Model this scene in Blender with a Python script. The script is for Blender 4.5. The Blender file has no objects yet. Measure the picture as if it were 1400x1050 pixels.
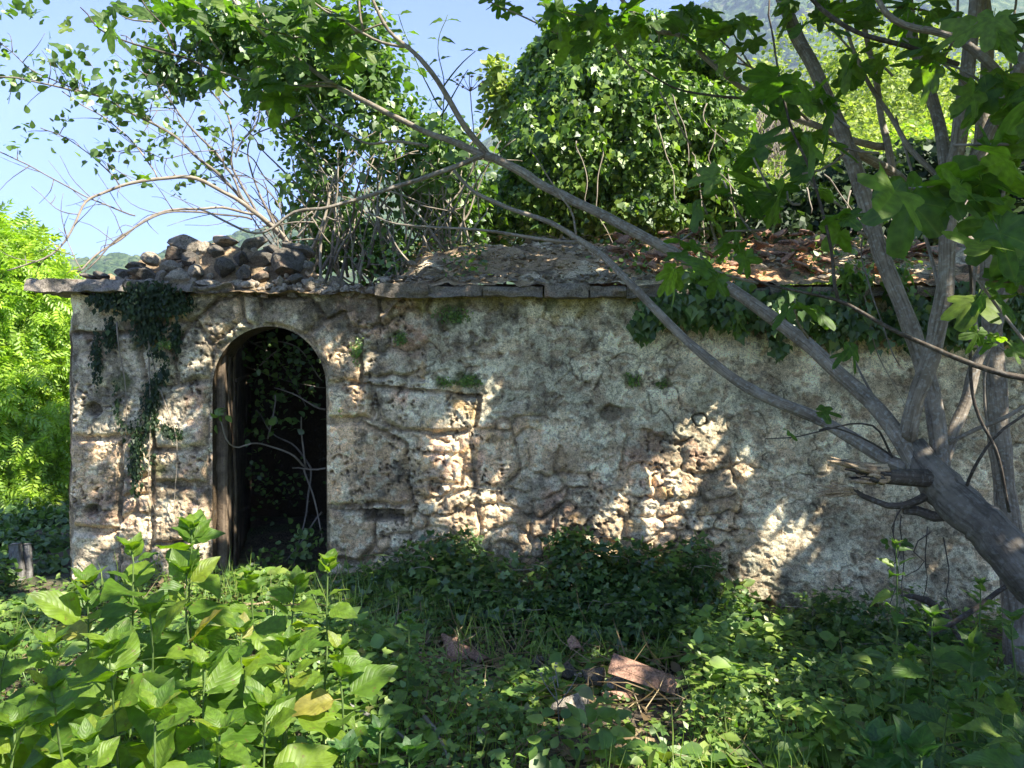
import bpy, math, random
import numpy as np
from mathutils import Vector, Matrix
sc = bpy.context.scene
R = math.radians
rng = np.random.default_rng(11)
random.seed(11)

# ------------------------------------------------------------------ camera, sky, sun, exposure
F = 1052.0                      # focal length in photograph pixels (1400 wide)
HAZE = 0.00035
HZ = 490.0                      # row of the horizon
cam = bpy.data.objects.new('camera', bpy.data.cameras.new('camera'))
sc.collection.objects.link(cam)
cam.location = (0, 0, 1.6)
cam.rotation_euler = (R(90), 0, 0)
cam.data.sensor_width = 36.0
cam.data.lens = 36.0 * F / 1400.0
cam.data.shift_y = -(525 - HZ) / 1400.0
cam.data.clip_start = 0.05
cam.data.clip_end = 6000
sc.camera = cam
SUN = np.array([0.55, -0.36, 0.755]); SUN /= np.linalg.norm(SUN)      # towards the sun
elev = math.asin(SUN[2]); azim = math.atan2(SUN[0], SUN[1])
w = bpy.data.worlds.new('World'); sc.world = w; w.use_nodes = True
nt = w.node_tree
for n in list(nt.nodes): nt.nodes.remove(n)
sky = nt.nodes.new('ShaderNodeTexSky'); sky.sky_type = 'NISHITA'; sky.sun_disc = False
sky.sun_elevation = elev; sky.sun_rotation = azim
sky.air_density = 1.0; sky.dust_density = 0.3; sky.ozone_density = 3.0
bg = nt.nodes.new('ShaderNodeBackground'); bg.inputs[1].default_value = 0.12
wo = nt.nodes.new('ShaderNodeOutputWorld')
tm = nt.nodes.new('ShaderNodeMix'); tm.data_type = 'RGBA'; tm.blend_type = 'MULTIPLY'; tm.inputs[0].default_value = 1
tm.inputs[7].default_value = (0.31, 0.365, 0.60, 1)
nt.links.new(sky.outputs[0], tm.inputs[6]); nt.links.new(tm.outputs[2], bg.inputs[0]); nt.links.new(bg.outputs[0], wo.inputs[0])
sl = bpy.data.lights.new('sun', 'SUN'); sl.energy = 4.6; sl.angle = R(0.5); sl.color = (1.0, 0.93, 0.82)
so = bpy.data.objects.new('sun', sl); sc.collection.objects.link(so)
so.rotation_euler = Vector(SUN).to_track_quat('Z', 'Y').to_euler()
so.location = (10, -8, 20)
vs = sc.view_settings
vs.view_transform = 'Standard'; vs.look = 'None'; vs.gamma = 1.0; vs.use_curve_mapping = False
vs.exposure = 2.12
sc.cycles.max_bounces = 8; sc.cycles.diffuse_bounces = 4; sc.cycles.glossy_bounces = 2
sc.cycles.transmission_bounces = 4; sc.cycles.volume_bounces = 0; sc.cycles.transparent_max_bounces = 8
sc.cycles.use_denoising = True
sc.cycles.sample_clamp_indirect = 6.0

# ------------------------------------------------------------------ helpers
def at(px, py, Y):
    return np.array([(px - 700.0) / F * Y, Y, 1.6 - (py - HZ) / F * Y])
def unit(a):
    a = np.asarray(a, float)
    return a / (np.linalg.norm(a, axis=-1, keepdims=True) + 1e-12)
def sst(a, b, x):
    t = np.clip((x - a) / (b - a), 0, 1); return t * t * (3 - 2 * t)
def hashi(*c):
    h = np.zeros_like(np.asarray(c[0]), dtype=np.int64)
    for k, v in enumerate(c):
        h = (h * 1664525 + np.asarray(v, np.int64) * (374761393 + 668265263 * k)) & 0x7fffffff
        h = ((h ^ (h >> 13)) * 1274126177) & 0x7fffffff
    h = (h ^ (h >> 16)) & 0xffffff
    return h / float(0xffffff)
def vn2(x, y, seed=0):
    xi = np.floor(x).astype(np.int64); yi = np.floor(y).astype(np.int64)
    fx = x - xi; fy = y - yi
    fx = fx * fx * (3 - 2 * fx); fy = fy * fy * (3 - 2 * fy)
    a = hashi(xi, yi, xi * 0 + seed); b = hashi(xi + 1, yi, xi * 0 + seed)
    c = hashi(xi, yi + 1, xi * 0 + seed); d = hashi(xi + 1, yi + 1, xi * 0 + seed)
    return (a * (1 - fx) + b * fx) * (1 - fy) + (c * (1 - fx) + d * fx) * fy
def fbm(x, y, oct=4, seed=0, gain=0.5):
    s = 0; a = 1; t = 0
    for o in range(oct):
        s = s + a * vn2(x, y, seed + o * 7); t += a; a *= gain
        x = x * 2.03 + 17.1; y = y * 2.03 + 5.3
    return s / t
def vn3(x, y, z, seed=0):
    zi = np.floor(z); f = z - zi; f = f * f * (3 - 2 * f)
    s0 = zi.astype(np.int64)
    def lay(k):
        xi = np.floor(x).astype(np.int64); yi = np.floor(y).astype(np.int64)
        fx = x - xi; fy = y - yi
        fx = fx * fx * (3 - 2 * fx); fy = fy * fy * (3 - 2 * fy)
        q = k + seed * 101
        a = hashi(xi, yi, q); b = hashi(xi + 1, yi, q); c = hashi(xi, yi + 1, q); d = hashi(xi + 1, yi + 1, q)
        return (a * (1 - fx) + b * fx) * (1 - fy) + (c * (1 - fx) + d * fx) * fy
    return lay(s0) * (1 - f) + lay(s0 + 1) * f
def worley(x, y, seed=0):
    xi = np.floor(x).astype(np.int64); yi = np.floor(y).astype(np.int64)
    best = np.full(np.shape(x), 9.0); sel = np.zeros(np.shape(x))
    for dx in (-1, 0, 1):
        for dy in (-1, 0, 1):
            cx = xi + dx; cy = yi + dy
            jx = hashi(cx, cy, cx * 0 + seed); jy = hashi(cx, cy, cx * 0 + seed + 3)
            d = np.hypot(cx + jx - x, cy + jy - y)
            m = d < best
            sel = np.where(m, hashi(cx, cy, cx * 0 + seed + 9), sel); best = np.minimum(best, d)
    return best, sel

def link(o, parent=None):
    sc.collection.objects.link(o)
    if parent is not None: o.parent = parent
    return o
def tag(o, label=None, cat=None, group=None, kind=None):
    if label: o['label'] = label
    if cat: o['category'] = cat
    if group: o['group'] = group
    if kind: o['kind'] = kind
    return o
def empty(name, loc=(0, 0, 0)):
    o = bpy.data.objects.new(name, None); o.location = loc; o.empty_display_size = 0.2
    return link(o)
def mesh_np(name, V, Fc, mat, smooth=True, tint=None, col=None, uv=None):
    """V (n,3); Fc (m,k) array or a list of such arrays."""
    V = np.asarray(V, np.float32)
    Fs = Fc if isinstance(Fc, list) else [Fc]
    Fs = [np.asarray(f, np.int32) for f in Fs if len(f)]
    me = bpy.data.meshes.new(name)
    me.vertices.add(len(V)); me.vertices.foreach_set('co', V.ravel())
    li = np.concatenate([f.ravel() for f in Fs]); nl = len(li)
    me.loops.add(nl); me.loops.foreach_set('vertex_index', li)
    tot = np.concatenate([np.full(len(f), f.shape[1], np.int32) for f in Fs])
    st = np.concatenate([[0], np.cumsum(tot)[:-1]]).astype(np.int32)
    me.polygons.add(len(tot)); me.polygons.foreach_set('loop_start', st)
    if smooth: me.polygons.foreach_set('use_smooth', np.ones(len(tot), bool))
    me.update(calc_edges=True)
    if tint is not None:
        a = me.attributes.new('tint', 'FLOAT', 'POINT'); a.data.foreach_set('value', np.asarray(tint, np.float32))
    if col is not None:
        a = me.attributes.new('col', 'FLOAT_COLOR', 'POINT')
        c = np.ones((len(V), 4), np.float32); c[:, :3] = col; a.data.foreach_set('color', c.ravel())
    if uv is not None:
        u = me.uv_layers.new(name='UVMap'); u.data.foreach_set('uv', np.asarray(uv, np.float32)[li].ravel())
    if mat is not None: me.materials.append(mat)
    return me
def obj(name, me, parent=None, loc=(0, 0, 0)):
    o = bpy.data.objects.new(name, me); o.location = loc
    return link(o, parent)
class Acc:
    def __init__(s): s.V = []; s.F = {}; s.T = []; s.U = []; s.n = 0
    def add(s, V, Fc, tint=0.5, uv=None):
        V = np.asarray(V, float)
        for f in (Fc if isinstance(Fc, list) else [Fc]):
            f = np.asarray(f, np.int64)
            if len(f): s.F.setdefault(f.shape[1], []).append(f + s.n)
        s.V.append(V); s.T.append(np.broadcast_to(np.asarray(tint, float), (len(V),)).copy())
        s.U.append(np.zeros((len(V), 2)) if uv is None else np.asarray(uv, float))
        s.n += len(V)
    def build(s, name, mat, parent=None, smooth=True, origin=None):
        V = np.concatenate(s.V)
        if origin is not None: V = V - np.asarray(origin)
        me = mesh_np(name, V, [np.concatenate(v) for v in s.F.values()], mat, smooth, np.concatenate(s.T), None, np.concatenate(s.U))
        return obj(name, me, parent, (0, 0, 0) if origin is None else origin)
def spline(P, n):
    P = np.asarray(P, float)
    if len(P) < 3: t = np.linspace(0, 1, n)[:, None]; return P[0] * (1 - t) + P[-1] * t
    seg = np.linalg.norm(np.diff(P, axis=0), axis=1); s = np.concatenate([[0], np.cumsum(seg)])
    Q = np.vstack([2 * P[0] - P[1], P, 2 * P[-1] - P[-2]])
    out = []
    for t in np.linspace(0, s[-1], n):
        i = min(np.searchsorted(s, t, side='right') - 1, len(P) - 2)
        f = (t - s[i]) / max(seg[i], 1e-9)
        a, b, c, d = Q[i], Q[i + 1], Q[i + 2], Q[i + 3]
        out.append(0.5 * ((2 * b) + (c - a) * f + (2 * a - 5 * b + 4 * c - d) * f * f + (3 * b - a - 3 * c + d) * f ** 3))
    return np.array(out)
def tube(P, r0, r1=None, sides=8, n=None, wob=0.0, resample=True, seed=0):
    """tapered tube along points; r0 may be a list of radii (one per control point)."""
    P = np.asarray(P, float)
    L = np.linalg.norm(np.diff(P, axis=0), axis=1).sum()
    if n is None: n = max(4, int(L / 0.05))
    n = min(n, 90)
    if isinstance(r0, (list, tuple, np.ndarray)):
        seg = np.linalg.norm(np.diff(P, axis=0), axis=1); s = np.concatenate([[0], np.cumsum(seg)])
        rad = np.interp(np.linspace(0, s[-1], n), s, r0)
    else:
        rad = np.linspace(r0, r1, n)
    C = spline(P, n) if resample else P
    if wob:
        ph = np.arange(n) * 0.31 + seed * 3.7
        for k in range(3): C[1:-1, k] += wob * ((vn2(ph * 0.8, ph * 0 + k, seed) - .5) * 2)[1:-1]
        rad = rad * (1 + 0.07 * (vn2(ph * 2.2, ph * 0, seed + 5) - .5) * 2)
    T = np.gradient(C, axis=0); T = unit(T)
    up = np.array([0, 0, 1.0]) if abs(T[0][2]) < .9 else np.array([1.0, 0, 0])
    N = unit(np.cross(T[0], up)); Ns = [N]
    for i in range(1, n):
        N = Ns[-1] - T[i] * np.dot(Ns[-1], T[i]); Ns.append(N / (np.linalg.norm(N) + 1e-9))
    Ns = np.array(Ns); B = np.cross(T, Ns)
    a = np.arange(sides) * 2 * np.pi / sides
    rr = rad[:, None] * np.ones(sides)
    if sides >= 10:
        rr = rr * (1 + 0.10 * (vn2(np.cos(a)[None] * 1.5 + np.arange(n)[:, None] * .18, np.sin(a)[None] * 1.5 + 9 + 0 * rr, seed) - .5) * 2)
    V = C[:, None] + rr[..., None] * (np.cos(a)[None, :, None] * Ns[:, None] + np.sin(a)[None, :, None] * B[:, None])
    V = V.reshape(-1, 3)
    i = np.arange(n - 1)[:, None] * sides; j = np.arange(sides)[None]; j2 = (j + 1) % sides
    Q = np.stack([i + j, i + j2, i + sides + j2, i + sides + j], -1).reshape(-1, 4)
    V = np.vstack([V, C[0], C[-1]]); k = n * sides
    c0 = np.stack([np.full(sides, k), (np.arange(sides) + 1) % sides, np.arange(sides)], -1)
    c1 = np.stack([np.full(sides, k + 1), (n - 1) * sides + np.arange(sides), (n - 1) * sides + (np.arange(sides) + 1) % sides], -1)
    uv = np.zeros((len(V), 2)); uv[:k, 0] = np.tile(a, n); uv[:k, 1] = np.repeat(np.linspace(0, L, n), sides)
    return V, [Q, np.vstack([c0, c1])], uv, C

# ------------------------------------------------------------------ materials
def newmat(name):
    m = bpy.data.materials.new(name); m.use_nodes = True; t = m.node_tree
    for n in list(t.nodes): t.nodes.remove(n)
    o = t.nodes.new('ShaderNodeOutputMaterial')
    return m, t, o
def N(t, typ, **kw):
    n = t.nodes.new('ShaderNode' + typ)
    for k, v in kw.items():
        if k.startswith('i_'): n.inputs[int(k[2:])].default_value = v
        else: setattr(n, k, v)
    return n
def ramp(t, stops, fac=None):
    r = t.nodes.new('ShaderNodeValToRGB'); e = r.color_ramp.elements
    while len(e) < len(stops): e.new(0.5)
    for q, (p, c) in zip(e, stops): q.position = p; q.color = (*c, 1)
    if fac is not None: t.links.new(fac, r.inputs[0])
    return r
def mixc(t, a, b, fac, mode='MIX'):
    m = t.nodes.new('ShaderNodeMix'); m.data_type = 'RGBA'; m.blend_type = mode
    for sck, v in ((m.inputs[6], a), (m.inputs[7], b), (m.inputs[0], fac)):
        if isinstance(v, bpy.types.NodeSocket): t.links.new(v, sck)
        elif isinstance(v, tuple): sck.default_value = (*v, 1)
        else: sck.default_value = v
    return m.outputs[2]
def math_(t, op, a, b=None, c=None):
    m = t.nodes.new('ShaderNodeMath'); m.operation = op
    for k, v in enumerate((a, b, c)):
        if v is None: continue
        if isinstance(v, bpy.types.NodeSocket): t.links.new(v, m.inputs[k])
        else: m.inputs[k].default_value = v
    return m.outputs[0]
def attr(t, name): return N(t, 'Attribute', attribute_name=name)

def leaf_mat(name, stops, trans=0.45, tcol=(1.5, 1.7, 0.6), rough=0.42, gloss=0.06, veins=None, spots=False):
    """stops: colours along the per-leaf tint; tcol multiplies for the light coming through the blade."""
    m, t, o = newmat(name)
    a = attr(t, 'tint')
    oi = N(t, 'ObjectInfo')
    ff = math_(t, 'FRACT', math_(t, 'ADD', a.outputs['Fac'], oi.outputs['Random'])) if veins else a.outputs['Fac']
    c = ramp(t, stops, ff).outputs[0]
    geo = N(t, 'NewGeometry'); tc = N(t, 'TexCoord')
    nz = N(t, 'TexNoise'); nz.inputs['Scale'].default_value = 30 if veins else 14; nz.inputs['Detail'].default_value = 3
    if veins: t.links.new(tc.outputs['Object'], nz.inputs['Vector']); nz.inputs['Scale'].default_value = 5
    else: t.links.new(geo.outputs['Position'], nz.inputs['Vector'])
    c = mixc(t, c, ramp(t, [(0.3, (0.62, 0.62, 0.62)), (0.7, (1.3, 1.3, 1.2))], nz.outputs[0]).outputs[0], 1.0, 'MULTIPLY')
    nrm = None
    if veins:
        uvn = N(t, 'UVMap'); sx = N(t, 'SeparateXYZ'); t.links.new(uvn.outputs[0], sx.inputs[0])
        au = math_(t, 'ABSOLUTE', sx.outputs[0])
        if veins == 'pinnate':
            ph = math_(t, 'MULTIPLY', math_(t, 'SUBTRACT', sx.outputs[1], math_(t, 'MULTIPLY', au, 0.35)), 9.0)
            pp = math_(t, 'PINGPONG', ph, 0.5)
            side = math_(t, 'LESS_THAN', pp, 0.045)
            sm = math_(t, 'SUBTRACT', 1.0, math_(t, 'MULTIPLY', pp, 2.0))
            mid = math_(t, 'LESS_THAN', au, 0.035)
            v = math_(t, 'MAXIMUM', math_(t, 'MULTIPLY', side, 0.45), mid)
            hgt = math_(t, 'ADD', math_(t, 'MULTIPLY', math_(t, 'POWER', sm, 3.0), -1.0), math_(t, 'MULTIPLY', mid, -0.6))
        else:
            a2 = attr(t, 'vein'); v = math_(t, 'MULTIPLY', math_(t, 'POWER', a2.outputs['Fac'], 3.0), 2.2); hgt = math_(t, 'MULTIPLY', v, -1.0)
        c = mixc(t, c, (0.22, 0.29, 0.08), math_(t, 'MULTIPLY', v, 0.16))
        b = N(t, 'Bump'); b.inputs['Strength'].default_value = 0.22; b.inputs['Distance'].default_value = 0.004
        t.links.new(math_(t, 'ADD', hgt, nz.outputs[0]), b.inputs['Height']); nrm = b.outputs[0]
    if spots:
        n2 = N(t, 'TexNoise'); n2.inputs['Scale'].default_value = 6; n2.inputs['Detail'].default_value = 2
        t.links.new(tc.outputs['Object'], n2.inputs['Vector'])
        c = mixc(t, c, (0.16, 0.11, 0.04), math_(t, 'MULTIPLY', math_(t, 'GREATER_THAN', n2.outputs[0], 0.67), 0.6))
    d = N(t, 'BsdfDiffuse'); t.links.new(c, d.inputs[0])
    tr = N(t, 'BsdfTranslucent'); t.links.new(mixc(t, c, tcol, 1.0, 'MULTIPLY'), tr.inputs[0])
    g = N(t, 'BsdfGlossy'); g.inputs['Roughness'].default_value = rough; g.inputs[0].default_value = (0.8, 0.85, 0.75, 1)
    m1 = N(t, 'MixShader'); m1.inputs[0].default_value = trans
    t.links.new(d.outputs[0], m1.inputs[1]); t.links.new(tr.outputs[0], m1.inputs[2])
    lw = N(t, 'LayerWeight'); lw.inputs[0].default_value = 0.35
    m2 = N(t, 'MixShader'); t.links.new(math_(t, 'ADD', math_(t, 'MULTIPLY', lw.outputs[0], gloss * 1.6), gloss), m2.inputs[0])
    t.links.new(m1.outputs[0], m2.inputs[1]); t.links.new(g.outputs[0], m2.inputs[2])
    if nrm is not None:
        for q in (d, tr, g): t.links.new(nrm, q.inputs['Normal'])
    t.links.new(m2.outputs[0], o.inputs[0])
    return m

def bark_mat(name, c1, c2, scale=9.0, lichen=(0.42, 0.43, 0.40), lw_=0.35, bump=0.5):
    m, t, o = newmat(name)
    geo = N(t, 'NewGeometry')
    n1 = N(t, 'TexNoise'); n1.inputs['Scale'].default_value = scale; n1.inputs['Detail'].default_value = 6
    n2 = N(t, 'TexNoise'); n2.inputs['Scale'].default_value = scale * 6; n2.inputs['Detail'].default_value = 5
    for q in (n1, n2): t.links.new(geo.outputs['Position'], q.inputs['Vector'])
    uvn = N(t, 'UVMap'); mp = N(t, 'Mapping'); mp.inputs['Scale'].default_value = (1.6, 26, 1)
    t.links.new(uvn.outputs[0], mp.inputs[0])
    n3 = N(t, 'TexNoise'); n3.inputs['Scale'].default_value = 1.0; n3.inputs['Detail'].default_value = 3
    t.links.new(mp.outputs[0], n3.inputs['Vector'])
    c = ramp(t, [(0.3, c1), (0.7, c2)], n1.outputs[0]).outputs[0]
    c = mixc(t, c, lichen, math_(t, 'MULTIPLY', ramp(t, [(0.52, (0, 0, 0)), (0.62, (1, 1, 1))], n2.outputs[0]).outputs[0], lw_))
    mp4 = N(t, 'Mapping'); mp4.inputs['Scale'].default_value = (2.2, 3.0, 1); t.links.new(uvn.outputs[0], mp4.inputs[0])
    n4 = N(t, 'TexNoise'); n4.inputs['Scale'].default_value = 1.6; n4.inputs['Detail'].default_value = 7; n4.inputs['Roughness'].default_value = .7; t.links.new(mp4.outputs[0], n4.inputs['Vector'])
    c = mixc(t, c, ramp(t, [(0.36, (0.5, 0.48, 0.45)), (0.5, (1, 1, 1)), (0.68, (1.25, 1.25, 1.22))], n4.outputs[0]).outputs[0], 1.0, 'MULTIPLY')
    c = mixc(t, c, ramp(t, [(0.35, (0.86, 0.85, 0.83)), (0.6, (1.05, 1.05, 1.05))], n3.outputs[0]).outputs[0], 1.0, 'MULTIPLY')
    p = N(t, 'BsdfPrincipled'); p.inputs['Roughness'].default_value = 0.8; p.inputs['Specular IOR Level'].default_value = 0.25
    t.links.new(c, p.inputs[0])
    b = N(t, 'Bump'); b.inputs['Strength'].default_value = bump; b.inputs['Distance'].default_value = 0.006
    t.links.new(math_(t, 'ADD', n2.outputs[0], math_(t, 'MULTIPLY', n3.outputs[0], .25)), b.inputs['Height']); t.links.new(b.outputs[0], p.inputs['Normal'])
    t.links.new(p.outputs[0], o.inputs[0])
    return m

def masonry_mat(name, use_col=True, base=(0.35, 0.3, 0.25), fine=1.0, dark=(0.05, 0.045, 0.04), darkw=0.8):
    m, t, o = newmat(name)
    geo = N(t, 'NewGeometry')
    def nz(s, d=5, dist=0.0, rough=0.6):
        q = N(t, 'TexNoise'); q.inputs['Scale'].default_value = s; q.inputs['Detail'].default_value = d
        q.inputs['Distortion'].default_value = dist; q.inputs['Roughness'].default_value = rough
        t.links.new(geo.outputs['Position'], q.inputs['Vector']); return q.outputs[0]
    if use_col:
        c = mixc(t, attr(t, 'col').outputs['Color'], (1.58, 1.43, 1.15), 1.0, 'MULTIPLY')
    else:
        oi = N(t, 'ObjectInfo')
        c = mixc(t, base, tuple(x * 0.6 for x in base), oi.outputs['Random'])
        c = mixc(t, c, (0.42, 0.26, 0.16), math_(t, 'MULTIPLY', ramp(t, [(0.58, (0, 0, 0)), (0.72, (1, 1, 1))], nz(7, 3)).outputs[0], 0.5))
    a = nz(30, 8, 0.8, .7); b_ = nz(110, 6, 0.5, .7); g = nz(4, 4)
    c = mixc(t, c, ramp(t, [(0.34, (0.42, 0.41, 0.40)), (0.47, (0.92, 0.92, 0.91)), (0.66, (1.3, 1.28, 1.25))], a).outputs[0], 1.0, 'MULTIPLY')
    c = mixc(t, c, ramp(t, [(0.36, (0.55, 0.55, 0.54)), (0.62, (1.3, 1.28, 1.26))], b_).outputs[0], 1.0, 'MULTIPLY')
    # pores, coloured darker than the face
    v = N(t, 'TexVoronoi'); v.inputs['Scale'].default_value = 52; v.inputs['Randomness'].default_value = 1.0
    mpv = N(t, 'Mapping'); t.links.new(geo.outputs['Position'], mpv.inputs[0])
    dn = N(t, 'TexNoise'); dn.inputs['Scale'].default_value = 30; dn.inputs['Detail'].default_value = 3
    t.links.new(geo.outputs['Position'], dn.inputs['Vector'])
    va = N(t, 'VectorMath', operation='MULTIPLY_ADD'); t.links.new(dn.outputs['Color'], va.inputs[0]); va.inputs[1].default_value = (0.035,) * 3
    t.links.new(mpv.outputs[0], va.inputs[2]); t.links.new(va.outputs[0], v.inputs['Vector'])
    pore = ramp(t, [(0.13, (1, 1, 1)), (0.24, (0, 0, 0))], v.outputs['Distance']).outputs[0]
    pm = ramp(t, [(0.40, (0, 0, 0)), (0.56, (1, 1, 1))], nz(9, 4)).outputs[0]
    pore = math_(t, 'MULTIPLY', pore, pm)
    c = mixc(t, c, dark, math_(t, 'MULTIPLY', pore, darkw))
    li = ramp(t, [(0.57, (0, 0, 0)), (0.66, (1, 1, 1))], nz(13, 7, 0.3, 0.72)).outputs[0]
    c = mixc(t, c, (0.10, 0.095, 0.085), math_(t, 'MULTIPLY', li, 0.6))
    p = N(t, 'BsdfPrincipled'); p.inputs['Roughness'].default_value = 0.92; p.inputs['Specular IOR Level'].default_value = 0.12
    t.links.new(c, p.inputs[0])
    h = math_(t, 'ADD', math_(t, 'MULTIPLY', a, 1.0), math_(t, 'MULTIPLY', b_, 0.5))
    h = math_(t, 'SUBTRACT', h, math_(t, 'MULTIPLY', pore, 0.9))
    b = N(t, 'Bump'); b.inputs['Strength'].default_value = 0.75 * fine; b.inputs['Distance'].default_value = 0.010
    t.links.new(h, b.inputs['Height']); t.links.new(b.outputs[0], p.inputs['Normal'])
    t.links.new(p.outputs[0], o.inputs[0])
    return m

def soil_mat():
    m, t, o = newmat('soil')
    geo = N(t, 'NewGeometry')
    def nz(s, d=5):
        q = N(t, 'TexNoise'); q.inputs['Scale'].default_value = s; q.inputs['Detail'].default_value = d
        t.links.new(geo.outputs['Position'], q.inputs['Vector']); return q.outputs[0]
    c = ramp(t, [(0.35, (0.045, 0.035, 0.022)), (0.55, (0.10, 0.075, 0.045)), (0.7, (0.17, 0.13, 0.08))], nz(14, 8)).outputs[0]
    c = mixc(t, c, (0.05, 0.075, 0.02), math_(t, 'MULTIPLY', ramp(t, [(0.45, (0, 0, 0)), (0.6, (1, 1, 1))], nz(2.2)).outputs[0], 0.7))
    p = N(t, 'BsdfPrincipled'); p.inputs['Roughness'].default_value = 0.95
    t.links.new(c, p.inputs[0])
    b = N(t, 'Bump'); b.inputs['Distance'].default_value = 0.03; t.links.new(nz(40, 6), b.inputs['Height']); t.links.new(b.outputs[0], p.inputs['Normal'])
    t.links.new(p.outputs[0], o.inputs[0]); return m
def forest_mat():
    m, t, o = newmat('far_forest')
    geo = N(t, 'NewGeometry')
    def nz(s, d=5):
        q = N(t, 'TexNoise'); q.inputs['Scale'].default_value = s; q.inputs['Detail'].default_value = d
        t.links.new(geo.outputs['Position'], q.inputs['Vector']); return q.outputs[0]
    c = ramp(t, [(0.32, (0.022, 0.04, 0.016)), (0.5, (0.05, 0.085, 0.03)), (0.68, (0.12, 0.15, 0.06))], nz(0.11, 6)).outputs[0]
    c = mixc(t, c, (0.20, 0.17, 0.12), math_(t, 'MULTIPLY', ramp(t, [(0.58, (0, 0, 0)), (0.68, (1, 1, 1))], nz(0.02, 5)).outputs[0], 0.6))
    p = N(t, 'BsdfDiffuse'); t.links.new(c, p.inputs[0])
    b = N(t, 'Bump'); b.inputs['Distance'].default_value = 4.0; b.inputs['Strength'].default_value = 1.0
    t.links.new(nz(0.15, 5), b.inputs['Height']); t.links.new(b.outputs[0], p.inputs['Normal'])
    t.links.new(p.outputs[0], o.inputs[0]); return m

M = {}
M['fig'] = leaf_mat('fig_leaf', [(0.0, (0.05, 0.105, 0.02)), (0.6, (0.08, 0.15, 0.025)), (1.0, (0.15, 0.22, 0.035))], 0.55, (1.9, 2.3, 0.4), 0.55, 0.025, veins='palmate')
M['herb'] = leaf_mat('herb_leaf', [(0.0, (0.075, 0.16, 0.015)), (0.5, (0.12, 0.22, 0.02)), (0.9, (0.18, 0.28, 0.025)), (0.97, (0.22, 0.28, 0.03)), (1.0, (0.34, 0.28, 0.07))], 0.55, (1.7, 1.75, 0.35), 0.5, 0.03, veins='pinnate', spots=True)
M['canopy'] = leaf_mat('canopy_leaf', [(0, (0.035, 0.075, 0.022)), (1, (0.10, 0.17, 0.035))], 0.55, (1.9, 2.2, 0.6), 0.5, 0.03)
M['ivy'] = leaf_mat('ivy_leaf', [(0, (0.03, 0.065, 0.018)), (0.45, (0.085, 0.165, 0.03)), (1, (0.30, 0.42, 0.08))], 0.35, (1.6, 1.9, 0.45), 0.42, 0.045)
M['darkivy'] = leaf_mat('dark_ivy_leaf', [(0, (0.014, 0.028, 0.012)), (0.7, (0.025, 0.05, 0.018)), (1, (0.06, 0.10, 0.03))], 0.25, (1.5, 1.8, 0.5), 0.5, 0.025)
M['elder'] = leaf_mat('elder_leaf', [(0, (0.05, 0.105, 0.022)), (0.6, (0.09, 0.175, 0.032)), (1, (0.18, 0.28, 0.055))], 0.42, (1.5, 1.8, 0.5), 0.45, 0.06)
M['bright'] = leaf_mat('bright_leaf', [(0, (0.17, 0.30, 0.02)), (0.5, (0.30, 0.48, 0.035)), (1, (0.44, 0.60, 0.06))], 0.5, (1.4, 1.45, 0.5), 0.5, 0.05)
M['mid'] = leaf_mat('mid_tree_leaf', [(0, (0.14, 0.20, 0.04)), (0.5, (0.27, 0.34, 0.07)), (1, (0.44, 0.47, 0.12))], 0.4, (1.3, 1.5, 0.6), 0.6, 0.03)
M['cover'] = leaf_mat('ground_leaf', [(0, (0.06, 0.13, 0.025)), (0.45, (0.12, 0.22, 0.035)), (0.9, (0.26, 0.35, 0.06)), (1.0, (0.2, 0.2, 0.07))], 0.4, (1.5, 1.8, 0.5), 0.5, 0.06)
M['bramble'] = leaf_mat('bramble_leaf', [(0, (0.032, 0.08, 0.018)), (0.6, (0.075, 0.15, 0.03)), (1, (0.17, 0.27, 0.05))], 0.35, (1.5, 1.8, 0.5), 0.45, 0.07)
M['dry'] = leaf_mat('dry_leaf', [(0, (0.12, 0.08, 0.04)), (0.5, (0.22, 0.15, 0.08)), (1, (0.34, 0.26, 0.15))], 0.25, (1.2, 1.1, 0.8), 0.6, 0.03)
M['nettle'] = leaf_mat('nettle_leaf', [(0.0, (0.05, 0.11, 0.025)), (0.6, (0.09, 0.18, 0.03)), (1.0, (0.17, 0.24, 0.04))], 0.45, (1.5, 1.8, 0.5), 0.5, 0.04, veins='pinnate', spots=True)
M['glauc'] = leaf_mat('glaucous_leaf', [(0.0, (0.045, 0.11, 0.035)), (0.6, (0.065, 0.15, 0.04)), (1.0, (0.10, 0.19, 0.045))], 0.45, (1.4, 1.9, 0.5), 0.5, 0.03, veins='pinnate')
M['bark'] = bark_mat('fig_bark', (0.165, 0.138, 0.105), (0.32, 0.275, 0.215), lw_=.4, bump=.7)
M['trunkbark'] = bark_mat('old_fig_bark', (0.085, 0.074, 0.06), (0.20, 0.175, 0.14), 7, lw_=.15, bump=1.0)
M['darkbark'] = bark_mat('dark_bark', (0.05, 0.04, 0.03), (0.11, 0.09, 0.07), lw_=0.15)
M['cane'] = bark_mat('cane_bark', (0.20, 0.165, 0.12), (0.36, 0.31, 0.24), 12, lw_=0.2)
M['twig'] = bark_mat('twig_bark', (0.12, 0.10, 0.08), (0.26, 0.23, 0.19), 12, lw_=0.2)
M['greenstem'] = bark_mat('green_stem', (0.07, 0.13, 0.03), (0.12, 0.18, 0.05), 12, lichen=(0.16, 0.2, 0.08), lw_=0.2, bump=0.2)
M['rawwood'] = bark_mat('torn_wood', (0.36, 0.24, 0.13), (0.66, 0.52, 0.34), 20, lichen=(0.10, 0.07, 0.04), lw_=0.6, bump=1.0)
M['oldwood'] = bark_mat('weathered_wood', (0.09, 0.065, 0.042), (0.22, 0.165, 0.11), 14, lichen=(0.08, 0.06, 0.045), lw_=0.5, bump=1.0)
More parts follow.
